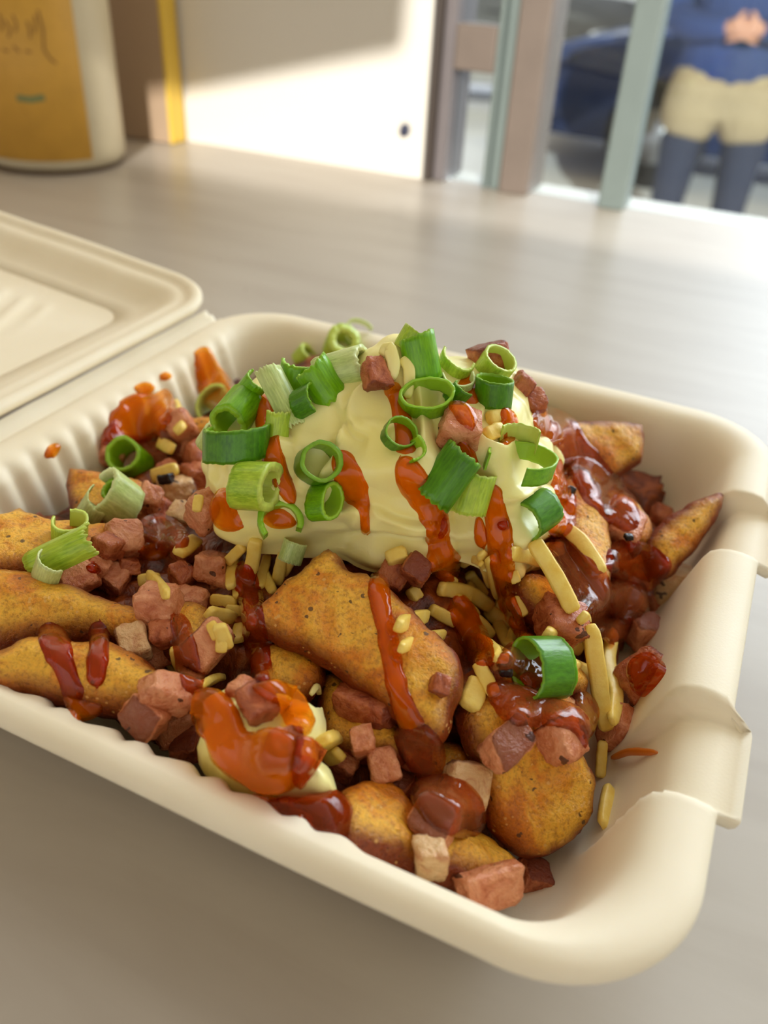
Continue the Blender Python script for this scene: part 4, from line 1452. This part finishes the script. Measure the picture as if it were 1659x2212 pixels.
# ------------------------------------------------------------------ sauce
SA, SR, SB = 'sauce', 'sauce_red', 'sauce_brown'
ST = [
 ([(560, 850), (575, 905), (582, 960), (600, 1020), (622, 1065), (635, 1090)], [36, 44, 46, 42, 34, 12], SA, .0016, 'orange streak down the left side of the cream'),
 ([(728, 972), (748, 1015), (768, 1060), (785, 1100), (790, 1155)], [34, 60, 58, 26, 20], SA, .0014, 'orange streak with a thin tail in the middle left of the cream'),
 ([(868, 985), (888, 1030), (918, 1080), (942, 1130), (948, 1180), (962, 1225), (966, 1258)], [44, 62, 60, 50, 48, 66, 36], SA, .0022, 'thick stream falling over the front lip of the cream'),
 ([(842, 828), (858, 865), (868, 905), (874, 950), (876, 985)], [36, 34, 38, 44, 50], SA, .0014, 'orange trickle from the cream peak'),
 ([(1062, 1045), (1068, 1090), (1078, 1150), (1084, 1220), (1094, 1290), (1118, 1345), (1148, 1395)], [34, 46, 52, 46, 36, 34, 22], SA, .0022, 'long stream running off the cream toward the onion loop'),
 ([(1034, 1115), (1038, 1150), (1042, 1185)], [10, 28, 22], SA, .0014, 'short orange drop between the two big streams'),
 ([(1085, 880), (1100, 905), (1105, 935), (1085, 960)], [22, 34, 30, 20], SA, .0014, 'orange smear on the back right of the cream'),
 ([(1022, 810), (1015, 840), (1032, 872)], [40, 56, 40], SA, .0014, 'orange patch below the uppermost right onion loop'),
 ([(1198, 985), (1208, 1040), (1222, 1080), (1212, 1130), (1190, 1160)], [20, 30, 40, 52, 40], SA, .0018, 'orange run down the right shoulder of the cream'),
 ([(990, 955), (1015, 985), (1030, 1010)], [26, 26, 16], SA, .0012, 'thin trickle below the ham piece in the cream'),
 ([(815, 1238), (820, 1290), (832, 1360), (846, 1430), (860, 1490), (880, 1545), (905, 1590)], [44, 44, 38, 40, 44, 52, 60], SA, .0018, 'streak down the triangular wedge'),
 ([(522, 1215), (540, 1290), (552, 1370), (565, 1440), (570, 1480)], [40, 48, 52, 46, 36], SR, .0016, 'dark stream left of the triangular wedge'),
 ([(380, 1325), (398, 1390), (412, 1455), (420, 1500)], [36, 50, 52, 40], SB, .0014, 'brown stream between ham cubes left of the small dollop'),
 ([(96, 1345), (118, 1390), (140, 1440), (158, 1490), (175, 1515)], [50, 62, 46, 44, 60], SR, .0018, 'left of the two drips on the front left wedge'),
 ([(212, 1340), (214, 1390), (210, 1440), (206, 1485)], [34, 44, 42, 34], SR, .0018, 'right of the two drips on the front left wedge'),
 ([(1150, 905), (1205, 920), (1235, 960), (1270, 1020), (1310, 1070), (1345, 1110), (1360, 1150)], [50, 66, 62, 78, 80, 72, 50], SB, .0024, 'glossy wide ribbon from behind the cream down the right wedges'),
 ([(1195, 1165), (1245, 1220), (1285, 1275), (1320, 1330), (1330, 1390)], [44, 60, 74, 84, 50], SB, .0020, 'glossy sheet across the ham right of the longest cheese shred'),
 ([(985, 1285), (1005, 1340), (1035, 1400), (1060, 1440)], [44, 56, 60, 50], SA, .0014, 'orange stream through the right cheese tangle'),
 ([(205, 1215), (198, 1240)], [26, 40], SR, .0020, 'dark drop on the peppered ham cube at left'),
 ([(300, 1195), (340, 1190), (365, 1200)], [30, 44, 30], SA, .0014, 'orange smear over cubes in the left heap'),
]
for i, (pt, ws, mk, T, lab) in enumerate(ST):
    o = stream('sauce_streak', pt, [w_ * 1.15 for w_ in ws], MAT[mk], T * 0.6, i * 3.1)
    tag(o, 'chilli sauce, ' + lab, 'sauce', 'runs of chilli sauce')
PO = [
 ([(455, 1080), (475, 1055), (505, 1062), (515, 1100), (530, 1140), (500, 1150), (468, 1140), (452, 1110)], SA, .0020, 16, 'orange blob on the lower left foot of the cream'),
 ([(560, 1110), (605, 1095), (640, 1120), (630, 1140), (585, 1140)], SA, .0010, 14, 'faint orange spot inside the lime onion curl'),
 ([(425, 1490), (450, 1485), (492, 1500), (520, 1540), (540, 1580), (590, 1570), (640, 1590), (640, 1640), (640, 1700), (590, 1715), (520, 1695), (460, 1650), (440, 1600), (412, 1545)], SA, .0034, 24, 'thick orange coat over the left of the small dollop'),
 ([(545, 1480), (590, 1470), (640, 1490), (672, 1530), (678, 1575), (650, 1590), (620, 1565), (600, 1530), (560, 1505)], SA, .0030, 18, 'bright orange coat over the back of the small dollop'),
 ([(630, 1600), (665, 1590), (700, 1618), (690, 1650), (668, 1680), (655, 1705), (632, 1690)], SR, .0030, 16, 'dark red fold at the right of the small dollop'),
 ([(865, 1565), (920, 1560), (955, 1600), (962, 1650), (940, 1690), (900, 1680), (868, 1640), (850, 1600)], SB, .0020, 24, 'dark lump at the tip of the triangular wedge'),
 ([(890, 1690), (950, 1670), (1010, 1690), (1048, 1740), (1040, 1800), (980, 1810), (930, 1790), (890, 1740)], SB, .0014, 26, 'dark puddle with cream flecks left of the broad orange wedge'),
 ([(1050, 1480), (1100, 1470), (1180, 1500), (1240, 1520), (1275, 1560), (1265, 1620), (1230, 1580), (1150, 1570), (1110, 1570), (1065, 1530)], SB, .0022, 24, 'brown glaze over the upper half of the broad orange wedge'),
 ([(1310, 1190), (1350, 1165), (1410, 1180), (1445, 1205), (1450, 1230), (1425, 1260), (1395, 1280), (1340, 1260), (1312, 1230)], SR, .0030, 26, 'dark smooth pool left of the rightmost pale cube'),
 ([(1360, 1425), (1400, 1408), (1440, 1440), (1425, 1475), (1390, 1505), (1365, 1490), (1352, 1455)], SR, .0026, 18, 'bright red coat on the cube at the right edge of the food'),
 ([(420, 760), (450, 750), (475, 790), (500, 820), (520, 860), (500, 890), (455, 885), (430, 850), (418, 800)], SA, .0016, 16, 'orange run in the back left corner of the tray wall'),
 ([(255, 870), (290, 850), (330, 850), (360, 840), (380, 880), (360, 930), (320, 950), (260, 965), (225, 960), (230, 910)], SA, .0014, 18, 'orange smear on the fluted left wall'),
 ([(228, 925), (250, 905), (268, 935), (330, 945), (300, 962), (240, 968), (218, 955)], SR, .0026, 12, 'thick red peak on the fluted left wall'),
 ([(290, 835), (315, 825), (335, 835), (325, 852), (298, 855)], SA, .0010, 10, 'faint spot high on the fluted left wall'),
 ([(342, 812), (358, 803), (372, 812), (360, 824), (345, 824)], SA, .0010, 8, 'small round spot near the hinge'),
 ([(92, 975), (115, 958), (132, 962), (122, 985), (98, 995)], SA, .0010, 8, 'lone amber spot low on the fluted left wall'),
 ([(138, 1500), (180, 1508), (222, 1520), (215, 1545), (180, 1558), (155, 1548), (142, 1525)], SA, .0012, 14, 'translucent smear spilling over the front rim'),
 ([(545, 1715), (600, 1722), (660, 1752), (690, 1780), (660, 1775), (600, 1748)], SA, .0010, 12, 'pale wet smear along the front rim below the round puddle'),
 ([(1110, 1385), (1150, 1395), (1240, 1450), (1230, 1500), (1150, 1490), (1090, 1450), (1060, 1450), (1080, 1410)], SB, .0018, 22, 'glaze around the dark green onion loop'),
 ([(945, 1115), (965, 1112), (972, 1140), (955, 1165), (935, 1150)], SR, .0026, 14, 'red bead inside the thick front stream'),
 ([(1075, 1122), (1095, 1118), (1102, 1140), (1085, 1150), (1068, 1140)], SR, .0026, 14, 'red bead on the long right stream'),
 ([(1240, 1500), (1270, 1495), (1295, 1530), (1285, 1580), (1262, 1600), (1245, 1560)], SB, .0016, 14, 'glaze over the pale piece below the long cheese shreds'),
 ([(1310, 1270), (1340, 1250), (1390, 1270), (1400, 1310), (1360, 1350), (1330, 1340), (1305, 1310)], SB, .0018, 18, 'glaze over the pale cube below the dark pool'),
 ([(970, 870), (1005, 868), (1030, 900), (1020, 935), (985, 910)], SA, .0014, 14, 'orange cap on the ham piece in the cream'),
 ([(310, 1120), (360, 1110), (400, 1140), (410, 1180), (360, 1190), (310, 1170)], SB, .0012, 18, 'brown glaze in the middle of the left heap'),
]
for i, (pt, mk, T, ew, lab) in enumerate(PO):
    o = pool('sauce_pool', pt, MAT[mk], T * 0.8, ew, 40 + i * 2.1)
    tag(o, 'chilli sauce, ' + lab, 'sauce', 'patches of chilli sauce')

o = puff('sauce_pool', [(640, 1700), (690, 1682), (745, 1690), (775, 1722), (768, 1768), (735, 1795), (690, 1790), (640, 1765), (585, 1735), (560, 1712), (600, 1700)],
         ((650, 1700, .0440), (760, 1740, .0420), (700, 1785, .0445)), .0045, .004, .0075, MAT['sauce_red'], seed=9, rough=.0003, crown=.002)
a_ = o.data.attributes.new('thick', 'FLOAT', 'POINT'); a_.data.foreach_set('value', [1 - .6 * q.value for q in o.data.attributes['edge'].data])
tag(o, 'chilli sauce, shiny round puddle against the front wall by the small dollop', 'sauce', 'patches of chilli sauce')
# ------------------------------------------------------------------ spring onion
D_, M_G, L_, P_L = 'on_dark', 'on_mid', 'on_lime', 'on_pale'
ON = [
 # px, py, r, axis(view), length, mat, kwargs, label
 (474, 878, 40, (-.4, .2, .9), 46, L_, dict(arc=(40, 340), lift=.9), 'open lime curl at the upper left of the cream, hugging a green tube'),
 (512, 892, 40, (-.35, -.65, .65), 70, M_G, dict(th=.3, lift=.8), 'mid green tube pointing at the viewer at the upper left of the cream'),
 (512, 955, 66, (.05, .95, .2), 56, D_, dict(arc=(-20, 195), sq=1.0), 'wide dark green band on the left shoulder of the cream'),
 (540, 842, 26, (.6, .5, .6), 60, M_G, dict(arc=(0, 200)), 'narrow bright green strip above the tube at upper left'),
 (552, 1050, 50, (.93, -.05, .42), 66, L_, dict(th=.35), 'fat lime roll lying on the left of the cream'),
 (687, 1001, 42, (.35, .1, .95), 50, D_, dict(th=.2, lift=.7), 'round dark green ring left of the cream centre'),
 (701, 1083, 27, (.75, .05, .65), 44, M_G, dict(sq=1.55, th=.2, lift=.8), 'bright green oval ring directly below the round dark ring'),
 (605, 1130, 46, (.15, .25, .95), 30, M_G, dict(arc=(-80, 165), th=.26, lift=1.1), 'open lime crescent at the lower left foot of the cream'),
 (632, 1192, 24, (.3, .9, .2), 40, P_L, dict(arc=(0, 190)), 'small pale curl hanging under the lime crescent'),
 (738, 747, 34, (.3, .35, .9), 40, L_, dict(th=.5), 'plump lime ring end at the top left of the heap'),
 (742, 800, 40, (.9, .2, .3), 86, P_L, dict(th=.3), 'pale thick tube lying behind the zigzag green band'),
 (645, 815, 42, (.25, .85, .4), 62, M_G, dict(arc=(10, 170)), 'left half of the green zigzag band at the top left'),
 (692, 828, 40, (-.5, .75, .3), 74, M_G, dict(arc=(10, 175)), 'right half of the green zigzag band at the top left'),
 (665, 868, 34, (.7, .3, .5), 44, D_, dict(arc=(10, 170)), 'shaded green fold under the zigzag band'),
 (612, 865, 30, (.45, -.85, .2), 122, P_L, dict(arc=(25, 155), th=.12), 'long whitish strip slanting down the left of the cream'),
 (600, 925, 26, (.1, .95, .2), 66, L_, dict(arc=(20, 160), th=.2), 'pale lime strip beneath the long whitish strip'),
 (775, 722, 32, (.2, .2, .95), 16, P_L, dict(arc=(-30, 175), th=.1), 'thin translucent hoop standing at the very top left'),
 (660, 772, 24, (.6, .5, .6), 30, L_, dict(th=.4), 'small pale ring behind the zigzag band'),
 (863, 938, 36, (.35, .3, .88), 26, D_, dict(th=.12, sq=.9), 'thin deep green ring in the middle of the cream'),
 (882, 972, 30, (.45, .35, .8), 32, M_G, dict(arc=(175, 330)), 'curled tail below the thin deep green ring'),
 (921, 860, 56, (.05, .33, .93), 44, M_G, dict(th=.12, sq=.68), 'tall bright oval ring right of the cream peak'),
 (908, 775, 36, (-.2, .95, .25), 84, M_G, dict(th=.2), 'upright green tube behind the cream peak'),
 (895, 742, 36, (.5, .8, .3), 40, L_, dict(arc=(10, 175)), 'pale green fold on top of the upright tube'),
 (985, 785, 36, (.3, .6, .75), 38, L_, dict(arc=(20, 210)), 'bent lime strip left of the two right rings'),
 (988, 820, 34, (.2, .7, .65), 22, P_L, dict(arc=(20, 230), th=.12), 'grey green petal-shaped curl below the bent lime strip'),
 (992, 852, 24, (.6, .6, .5), 36, D_, dict(arc=(10, 170)), 'small dark curved bit under the petal-shaped curl'),
 (1072, 788, 36, (.35, .45, .82), 40, L_, dict(th=.16), 'pale ring on top of the dark ring at upper right'),
 (1066, 846, 38, (.02, .88, .5), 50, D_, dict(th=.12), 'dark upright ring open at the top, upper right of the cream'),
 (970, 1028, 44, (.55, .78, .05), 104, D_, dict(arc=(-15, 195), sq=.95), 'large folded dark leaf in the centre right of the cream'),
 (1018, 1062, 40, (.25, .9, .1), 74, L_, dict(arc=(0, 175)), 'lime inner leaf below the large folded dark leaf'),
 (1125, 1000, 68, (.2, .82, .5), 34, M_G, dict(arc=(100, 378), th=.07, lift=1.0), 'wide open loop on the right of the cream'),
 (1122, 955, 40, (.1, .8, .55), 48, L_, dict(arc=(195, 345), th=.1, lift=.9), 'lime flap behind the wide open loop'),
 (1160, 1112, 40, (-.7, -.42, .55), 66, D_, dict(th=.14), 'stout dark tube at the lower right of the cream'),
 (1174, 1440, 38, (-.80, .08, .58), 84, D_, dict(sq=1.6, th=.09, roll=0, lift=.95), 'large dark oval loop sitting in sauce right of the cheese'),
 (280, 993, 34, (-.25, .35, .9), 48, M_G, dict(th=.2, lift=2.4), 'glossy ring near the fluted left wall'),
 (250, 1078, 46, (-.5, .5, .65), 66, P_L, dict(arc=(-40, 240), th=.2), 'big pale roll on the left heap'),
 (262, 1070, 22, (-.35, .35, .85), 60, M_G, dict(th=.3), 'small green core inside the big pale roll'),
 (212, 1098, 34, (.5, .5, .5), 60, P_L, dict(arc=(15, 160), th=.08), 'papery pale skin left of the big pale roll'),
 (150, 1142, 34, (.2, .85, .5), 36, L_, dict(arc=(0, 300), th=.15), 'small lime curl on the amber wedge at far left'),
 (146, 1196, 36, (.88, .38, .25), 128, L_, dict(arc=(15, 160), th=.12), 'long limp olive leaf at far left'),
 (112, 1232, 34, (.4, .6, .5), 60, P_L, dict(arc=(15, 165), th=.1), 'whitish torn end of the limp leaf at far left'),
 (450, 945, 18, (.5, .5, .6), 40, P_L, dict(th=.3), 'pale stub left of the wide dark band'),
]
for i, (x, y, r_, ax, L, mk, kw, lab) in enumerate(ON):
    o = ring('onion_piece', x, y, r_, ax, L, MAT[mk], i * 1.37, **kw)
    o.name = 'spring_onion'
    tag(o, 'spring onion, ' + lab, 'spring onion', 'chopped spring onion garnish')

# ------------------------------------------------------------------ peppercorn and crumbs
m_bk = simple('black_crumb', (0.012, 0.011, 0.012), 0.25, 0.3, 300)
for (x, y, s, lab) in [(1228, 1062, 24, 'black peppercorn at the right edge of the cream'), (360, 1035, 26, 'charred black crumb beside the pale rosy ham cube'),
                       (1092, 1442, 30, 'charred flake left of the dark onion loop'), (1358, 1160, 14, 'black fleck on the glazed ham piece at right'),
                       (1395, 0, 0, '')]:
    if s == 0: continue
    o = chunk('burnt_crumb', x, y, s, m_bk, int(x), (1, 1.2, .8), 0.1)
    tag(o, lab, 'crumb')
#@@PART3_END

# ------------------------------------------------------------------ jar and board at the back of the counter
JX, JY, JR = -0.530, 0.430, 0.0625


def lathe(name, prof, mat, parent, seg=64, a0=0, a1=360):
    verts = []; faces = []
    full = a1 - a0 >= 359.9
    n = seg if full else seg + 1
    for i in range(n):
        a = math.radians(a0 + (a1 - a0) * i / seg)
        for r_, z in prof: verts.append((r_ * math.cos(a), r_ * math.sin(a), z))
    m = len(prof)
    for i in range(seg):
        j = (i + 1) % n
        for k in range(m - 1): faces.append((i * m + k, j * m + k, j * m + k + 1, i * m + k + 1))
    return mesh_obj(name, verts, faces, mat, parent)


jar = empty('condiment_tub', (JX, JY, 0))
tag(jar, 'round yellow-labelled plastic tub at the top left of the counter', 'tub')
m_tub = simple('tub_plastic', srgb(206, 196, 168), 0.35, 0.05, 30)
m_lab = simple('tub_label', srgb(206, 158, 62), 0.5, 0.08, 40)
m_ink = simple('label_ink', srgb(152, 112, 48), 0.6, 0.1, 60)
m_inkg = simple('label_ink_green', srgb(120, 132, 84), 0.6, 0.1, 60)
R_ = JR
lathe('tub_wall', [(0, 0.0015), (R_ - .010, 0.0015), (R_ - .004, 0.003), (R_ - .0008, 0.008), (R_, 0.015), (R_, 0.145), (R_ + .0015, 0.148), (R_ + .0015, 0.154), (R_, 0.157), (R_ - .004, 0.166), (R_ - .004, .20)], m_tub, jar)
lathe('base_ring', [(R_ - .007, 0.0), (R_ - .003, 0.0), (R_ - .0015, 0.003), (R_ - .003, .0035)], simple('tub_base', srgb(92, 70, 48), 0.4), jar)
va = math.degrees(math.atan2(CAM.y - JY, CAM.x - JX))
lathe('label', [(R_ + .0003, .012), (R_ + .0012, .0125), (R_ + .0012, .1455), (R_ + .0003, .146)], m_lab, jar, 48, va - 150, va + 28)


def on_tub(name, pts, wd, mat):
    """ink stroke on the label: pts (angle offset in degrees, height)"""
    verts = []; faces = []
    for i, (a, z) in enumerate(pts):
        q = pts[min(i + 1, len(pts) - 1)]; p = pts[max(i - 1, 0)]
        d = Vector(((q[0] - p[0]) * R_ * math.pi / 180, q[1] - p[1])).normalized()
        for s in (-1, 1):
            aa = math.radians(va + a) + s * (-d.y) * wd / 2 / R_
            verts.append(((R_ + .0015) * math.cos(aa), (R_ + .0015) * math.sin(aa), z + s * d.x * wd / 2))
    for i in range(len(pts) - 1): faces.append((2 * i, 2 * i + 1, 2 * i + 3, 2 * i + 2))
    return mesh_obj(name, verts, faces, mat, jar)


rr = random.Random(4)
for k in range(7):
    a = -38 + k * 6.2; z = 0.116 - 0.004 * (k % 2)
    on_tub('ink_stroke', [(a + rr.uniform(-2, 2), z + 0.006), (a + rr.uniform(0, 3), z), (a + rr.uniform(-2, 3), z - 0.006)], 0.0018, m_ink)
on_tub('ink_stroke', [(3, 0.126), (4.5, 0.112), (3, 0.098), (6, 0.092), (10, 0.088)], 0.002, m_ink)
for k in range(4):
    on_tub('ink_stroke', [(-34 + k * 8, 0.1 - .003 * (k % 2)), (-30 + k * 8, 0.096)], 0.002, m_ink)
on_tub('ink_stroke', [(-22, 0.062), (-12, 0.061), (-2, 0.063)], 0.005, m_inkg)

bd = empty('menu_board', (-0.488, 0.5485, 0)); bd.rotation_euler = (0, 0, math.radians(2))
tag(bd, 'beige board with a yellow end strip standing against the wall behind the tub', 'board')
m_bd = simple('board_face', srgb(172, 148, 124), 0.55, 0.03, 6)
m_ye = simple('yellow_edge', srgb(226, 190, 74), 0.45, 0.05, 12)
box('panel', (-0.6, 0, 0.001), (-0.0025, 0.022, 0.45), m_bd, 0.001, bd)
box('edge_strip', (-0.0023, -0.001, 0.001), (0.0015, 0.0225, 0.45), m_ye, 0.0008, bd)

# ------------------------------------------------------------------ the street outside
GZ = -1.1
m_pave = MT('sunlit_paving', 0.85, 0.2)
pn = m_pave.noise(2.0, 5, 0.6, m_pave.coord(rnd=False))
m_pave.color(m_pave.ramp(pn, [(0.3, srgb(222, 222, 226)), (0.7, srgb(238, 236, 234))]))
g = box('ground', (-30, WY + 0.1, GZ - 0.1), (25, 45, GZ), m_pave.m); g['kind'] = 'structure'; g.name = 'floor_street'
m_tyre = simple('tyre_rubber', srgb(28, 28, 30), 0.7)
m_hub = simple('wheel_metal', srgb(150, 152, 158), 0.25, Metallic=0.8)
m_win = simple('car_glass', srgb(120, 160, 205), 0.05, 0.05, 5, Metallic=0.8)
m_red = simple('red_light', srgb(196, 50, 50), 0.2)
m_lite = simple('clear_light', srgb(225, 228, 232), 0.1)
m_plate = simple('number_plate', srgb(236, 234, 220), 0.4)


def car(x, y, rz, col, lab):
    e = empty('car', (x, y, GZ)); e.rotation_euler = (0, 0, rz)
    tag(e, lab, 'car')
    paint = simple('car_paint', col, 0.18, 0.02, 5, Metallic=0.35)
    prof = [(-2.1, .35), (-2.12, .62), (-2.0, .78), (-1.2, .93), (-0.95, .98), (1.35, 1.0), (1.95, .95), (2.1, .8), (2.12, .4), (1.9, .24), (-1.9, .24)]
    pr = catmull([Vector(p) for p in prof], 4)
    verts = []; faces = []
    st = [(-.86, .90), (-.84, .97), (-.76, 1), (.76, 1), (.84, .97), (.86, .90)]
    for yy, k in st:
        for p in pr: verts.append((p.x * (1 if k == 1 else k + .02), yy, .62 + (p.y - .62) * k))
    n = len(pr)
    for i in range(len(st) - 1):
        for j in range(n):
            faces.append((i * n + j, i * n + (j + 1) % n, (i + 1) * n + (j + 1) % n, (i + 1) * n + j))
    faces.append(tuple(range(n))); faces.append(tuple((len(st) - 1) * n + j for j in range(n))[::-1])
    mesh_obj('body', verts, faces, paint, e)
    cab = [(-1.15, .95), (-.35, 1.38), (.1, 1.45), (.9, 1.42), (1.6, .98)]
    pr = catmull([Vector(p) for p in cab], 4, closed=False)
    verts = []; faces = []
    for yy, k in ((-.78, 0), (-.60, 1), (.60, 1), (.78, 0)):
        for p in pr:
            hgt = (p.y - .95)
            verts.append((p.x, yy * (1 if k else 1 - .22 * min(1, hgt / .45)), .95 + hgt * (1.0 if k else .96)))
    n = len(pr)
    for i in range(3):
        for j in range(n - 1): faces.append((i * n + j, i * n + j + 1, (i + 1) * n + j + 1, (i + 1) * n + j))
    faces.append(tuple(range(n))); faces.append(tuple(3 * n + j for j in range(n))[::-1])
    mesh_obj('windows', verts, faces, m_win, e)
    box('roof', (-.28, -.60, 1.40), (1.0, .60, 1.475), paint, 0.03, e)
    for wx_ in (-1.3, 1.3):
        for wy in (-.80, .80):
            bm = bmesh.new()
            bmesh.ops.create_cone(bm, cap_ends=True, segments=32, radius1=.32, radius2=.32, depth=.2,
                                  matrix=Matrix.Translation((wx_, wy, .32)) @ Matrix.Rotation(math.pi / 2, 4, 'X'))
            bmesh.ops.bevel(bm, geom=[ed for ed in bm.edges if len(ed.link_faces) == 2 and ed.calc_face_angle(0) > 1], offset=.03, segments=2, affect='EDGES')
            wh = bm_obj('wheel', bm, m_tyre, e, True)
            bm = bmesh.new()
            bmesh.ops.create_cone(bm, cap_ends=True, segments=24, radius1=.19, radius2=.15, depth=.06,
                                  matrix=Matrix.Translation((wx_, wy + math.copysign(.1, wy), .32)) @ Matrix.Rotation(math.copysign(math.pi / 2, -wy), 4, 'X'))
            bm_obj('hubcap', bm, m_hub, wh, True)
    for s in (-1, 1):
        box('headlight', (-2.13, s * .6 - .16, .62), (-2.0, s * .6 + .16, .76), m_lite, .02, e)
        box('tail_light', (2.02, s * .66 - .12, .66), (2.14, s * .66 + .12, .84), m_red, .02, e)
    box('number_plate', (2.11, -.25, .48), (2.15, .25, .6), m_plate, .005, e)
    return e


car(0.55, 6.6, 0, srgb(48, 74, 132), 'dark blue car parked across the street behind the person')
car(-3.3, 8.4, math.radians(12), srgb(222, 226, 230), 'white car with red lights seen through the narrow left pane')
car(-4.6, 14.5, 0, srgb(52, 96, 150), 'bright blue car farthest away, above the white car')
car(-0.1, 13.5, 0, srgb(44, 92, 152), 'mid blue car far off behind the dark blue one')

# person on the pavement
def skin(name, verts, edges, radii, mat, parent, root=0, sub=2):
    me = bpy.data.meshes.new(name); me.from_pydata(verts, edges, [])
    me.materials.append(mat)
    o = bpy.data.objects.new(name, me); COL.objects.link(o); o.parent = parent
    o.modifiers.new('skin', 'SKIN')
    for i, r_ in enumerate(radii):
        me.skin_vertices[0].data[i].radius = r_ if isinstance(r_, tuple) else (r_, r_)
    me.skin_vertices[0].data[root].use_root = True
    s = o.modifiers.new('subdivision', 'SUBSURF'); s.levels = sub; s.render_levels = sub
    me.polygons.foreach_set('use_smooth', [True] * len(me.polygons))
    return o


m_skin = simple('skin', srgb(206, 150, 124), 0.5, 0.05, 10)
m_hood = simple('blue_knit', srgb(40, 62, 116), 0.85, 0.08, 12)
m_short = simple('khaki_cloth', srgb(170, 152, 122), 0.85, 0.06, 12)
m_tight = simple('dark_tights', srgb(46, 52, 74), 0.8, 0.06, 12)
m_shoe = simple('dark_shoe', srgb(40, 40, 46), 0.6)
m_hair = simple('brown_hair', srgb(70, 50, 36), 0.6)
pe = empty('person', (-0.25, 3.95, GZ)); pe.rotation_euler = (0, 0, math.radians(8)); pe.scale = (1.08, 1.08, 1.0)
tag(pe, 'person in a dark blue top and khaki shorts standing outside the window', 'person')
# one continuous body, facing -y, hands held in front of the belly
bv_ = [(0, 0, .90), (0, .01, 1.10), (0, .01, 1.28), (0, .0, 1.40), (0, -.01, 1.47), (0, -.01, 1.56), (0, -.015, 1.66), (0, -.01, 1.74)]
be = [(i, i + 1) for i in range(7)]
br = [(.13, .10), (.12, .09), (.155, .11), (.10, .07), .052, .075, .085, .06]


def limb(src, pts, rs):
    i0 = src
    for p, r_ in zip(pts, rs):
        bv_.append(p); br.append(r_); be.append((i0, len(bv_) - 1)); i0 = len(bv_) - 1
    return i0


for s in (-1, 1):
    limb(0, [(s * .10, 0, .82), (s * .115, -.01, .66), (s * .12, -.02, .49), (s * .125, .01, .28), (s * .13, .03, .09), (s * .135, -.08, .035), (s * .138, -.15, .03)],
         [.10, .085, .06, .056, .038, .035, .028])
    hand = limb(3, [(s * .19, .0, 1.37), (s * .235, .03, 1.22), (s * .25, .03, 1.08), (s * .17, -.12, 1.05), (s * .05, -.19, 1.06), (s * .02, -.20, 1.06)],
                [.055, .048, .042, .034, .025, .028])
    for k, (dx, dz, l) in enumerate([(0, .03, .07), (0, .012, .08), (0, -.008, .075), (0, -.026, .06)]):
        limb(hand, [(s * (.0), -.215, 1.06 + dz), (-s * .035, -.20, 1.045 + dz), (-s * (.035 + l * .3), -.175, 1.04 + dz)], [.010, .009, .008])
    limb(hand, [(s * .03, -.215, 1.09), (s * .01, -.215, 1.12)], [.011, .009])
body = skin('body', bv_, be, br, m_skin, pe)


def cloth(name, pts, es, rs, mat): return skin(name, pts, es, rs, mat, pe)


cv = [(0, 0, .755), (0, .01, 1.00), (0, .01, 1.15), (0, .01, 1.28), (0, 0, 1.40), (0, 0, 1.46)]
ce = [(i, i + 1) for i in range(5)]
crr = [(.235, .18), (.21, .16), (.19, .14), (.19, .14), (.13, .10), (.075, .07)]
for s in (-1, 1):
    b0 = len(cv)
    cv += [(s * .19, 0, 1.37), (s * .245, .03, 1.22), (s * .26, .03, 1.08), (s * .175, -.12, 1.05), (s * .045, -.19, 1.06)]
    crr += [.085, .075, .07, .058, .045]
    ce += [(4, b0), (b0, b0 + 1), (b0 + 1, b0 + 2), (b0 + 2, b0 + 3), (b0 + 3, b0 + 4)]
cloth('hooded_top', cv, ce, crr, m_hood)
cloth('shorts', [(0, 0, .98), (0, 0, .84), (-.11, 0, .76), (-.125, -.01, .60), (.11, 0, .76), (.125, -.01, .60)], [(0, 1), (1, 2), (2, 3), (1, 4), (4, 5)],
      [(.19, .15), (.20, .15), .135, .125, .135, .125], m_short)
for s in (-1, 1):
    cloth('legging', [(s * .118, -.015, .68), (s * .12, -.02, .49), (s * .125, .01, .28), (s * .13, .03, .08)], [(0, 1), (1, 2), (2, 3)], [.098, .080, .068, .05], m_tight)
    cloth('shoe', [(s * .13, .05, .05), (s * .134, -.05, .045), (s * .138, -.14, .035)], [(0, 1), (1, 2)], [.048, .046, .036], m_shoe)
cloth('hair', [(0, .02, 1.62), (0, .02, 1.72), (0, .0, 1.77)], [(0, 1), (1, 2)], [.095, .100, .070], m_hair)
for s in (-1, 1):
    bm = bmesh.new(); bmesh.ops.create_uvsphere(bm, u_segments=12, v_segments=8, radius=.009, matrix=Matrix.Translation((s * .031, -.095, 1.655)))
    bm_obj('eye', bm, m_shoe, pe, True)
bm = bmesh.new(); bmesh.ops.create_cone(bm, cap_ends=True, segments=12, radius1=.016, radius2=.006, depth=.04, matrix=Matrix.Translation((0, -.105, 1.63)))
bm_obj('nose', bm, m_skin, pe, True)
bm = bmesh.new(); box_bm(bm, (-.024, -.098, 1.588), (.024, -.085, 1.598), .003)
bm_obj('mouth', bm, m_red, pe, True)
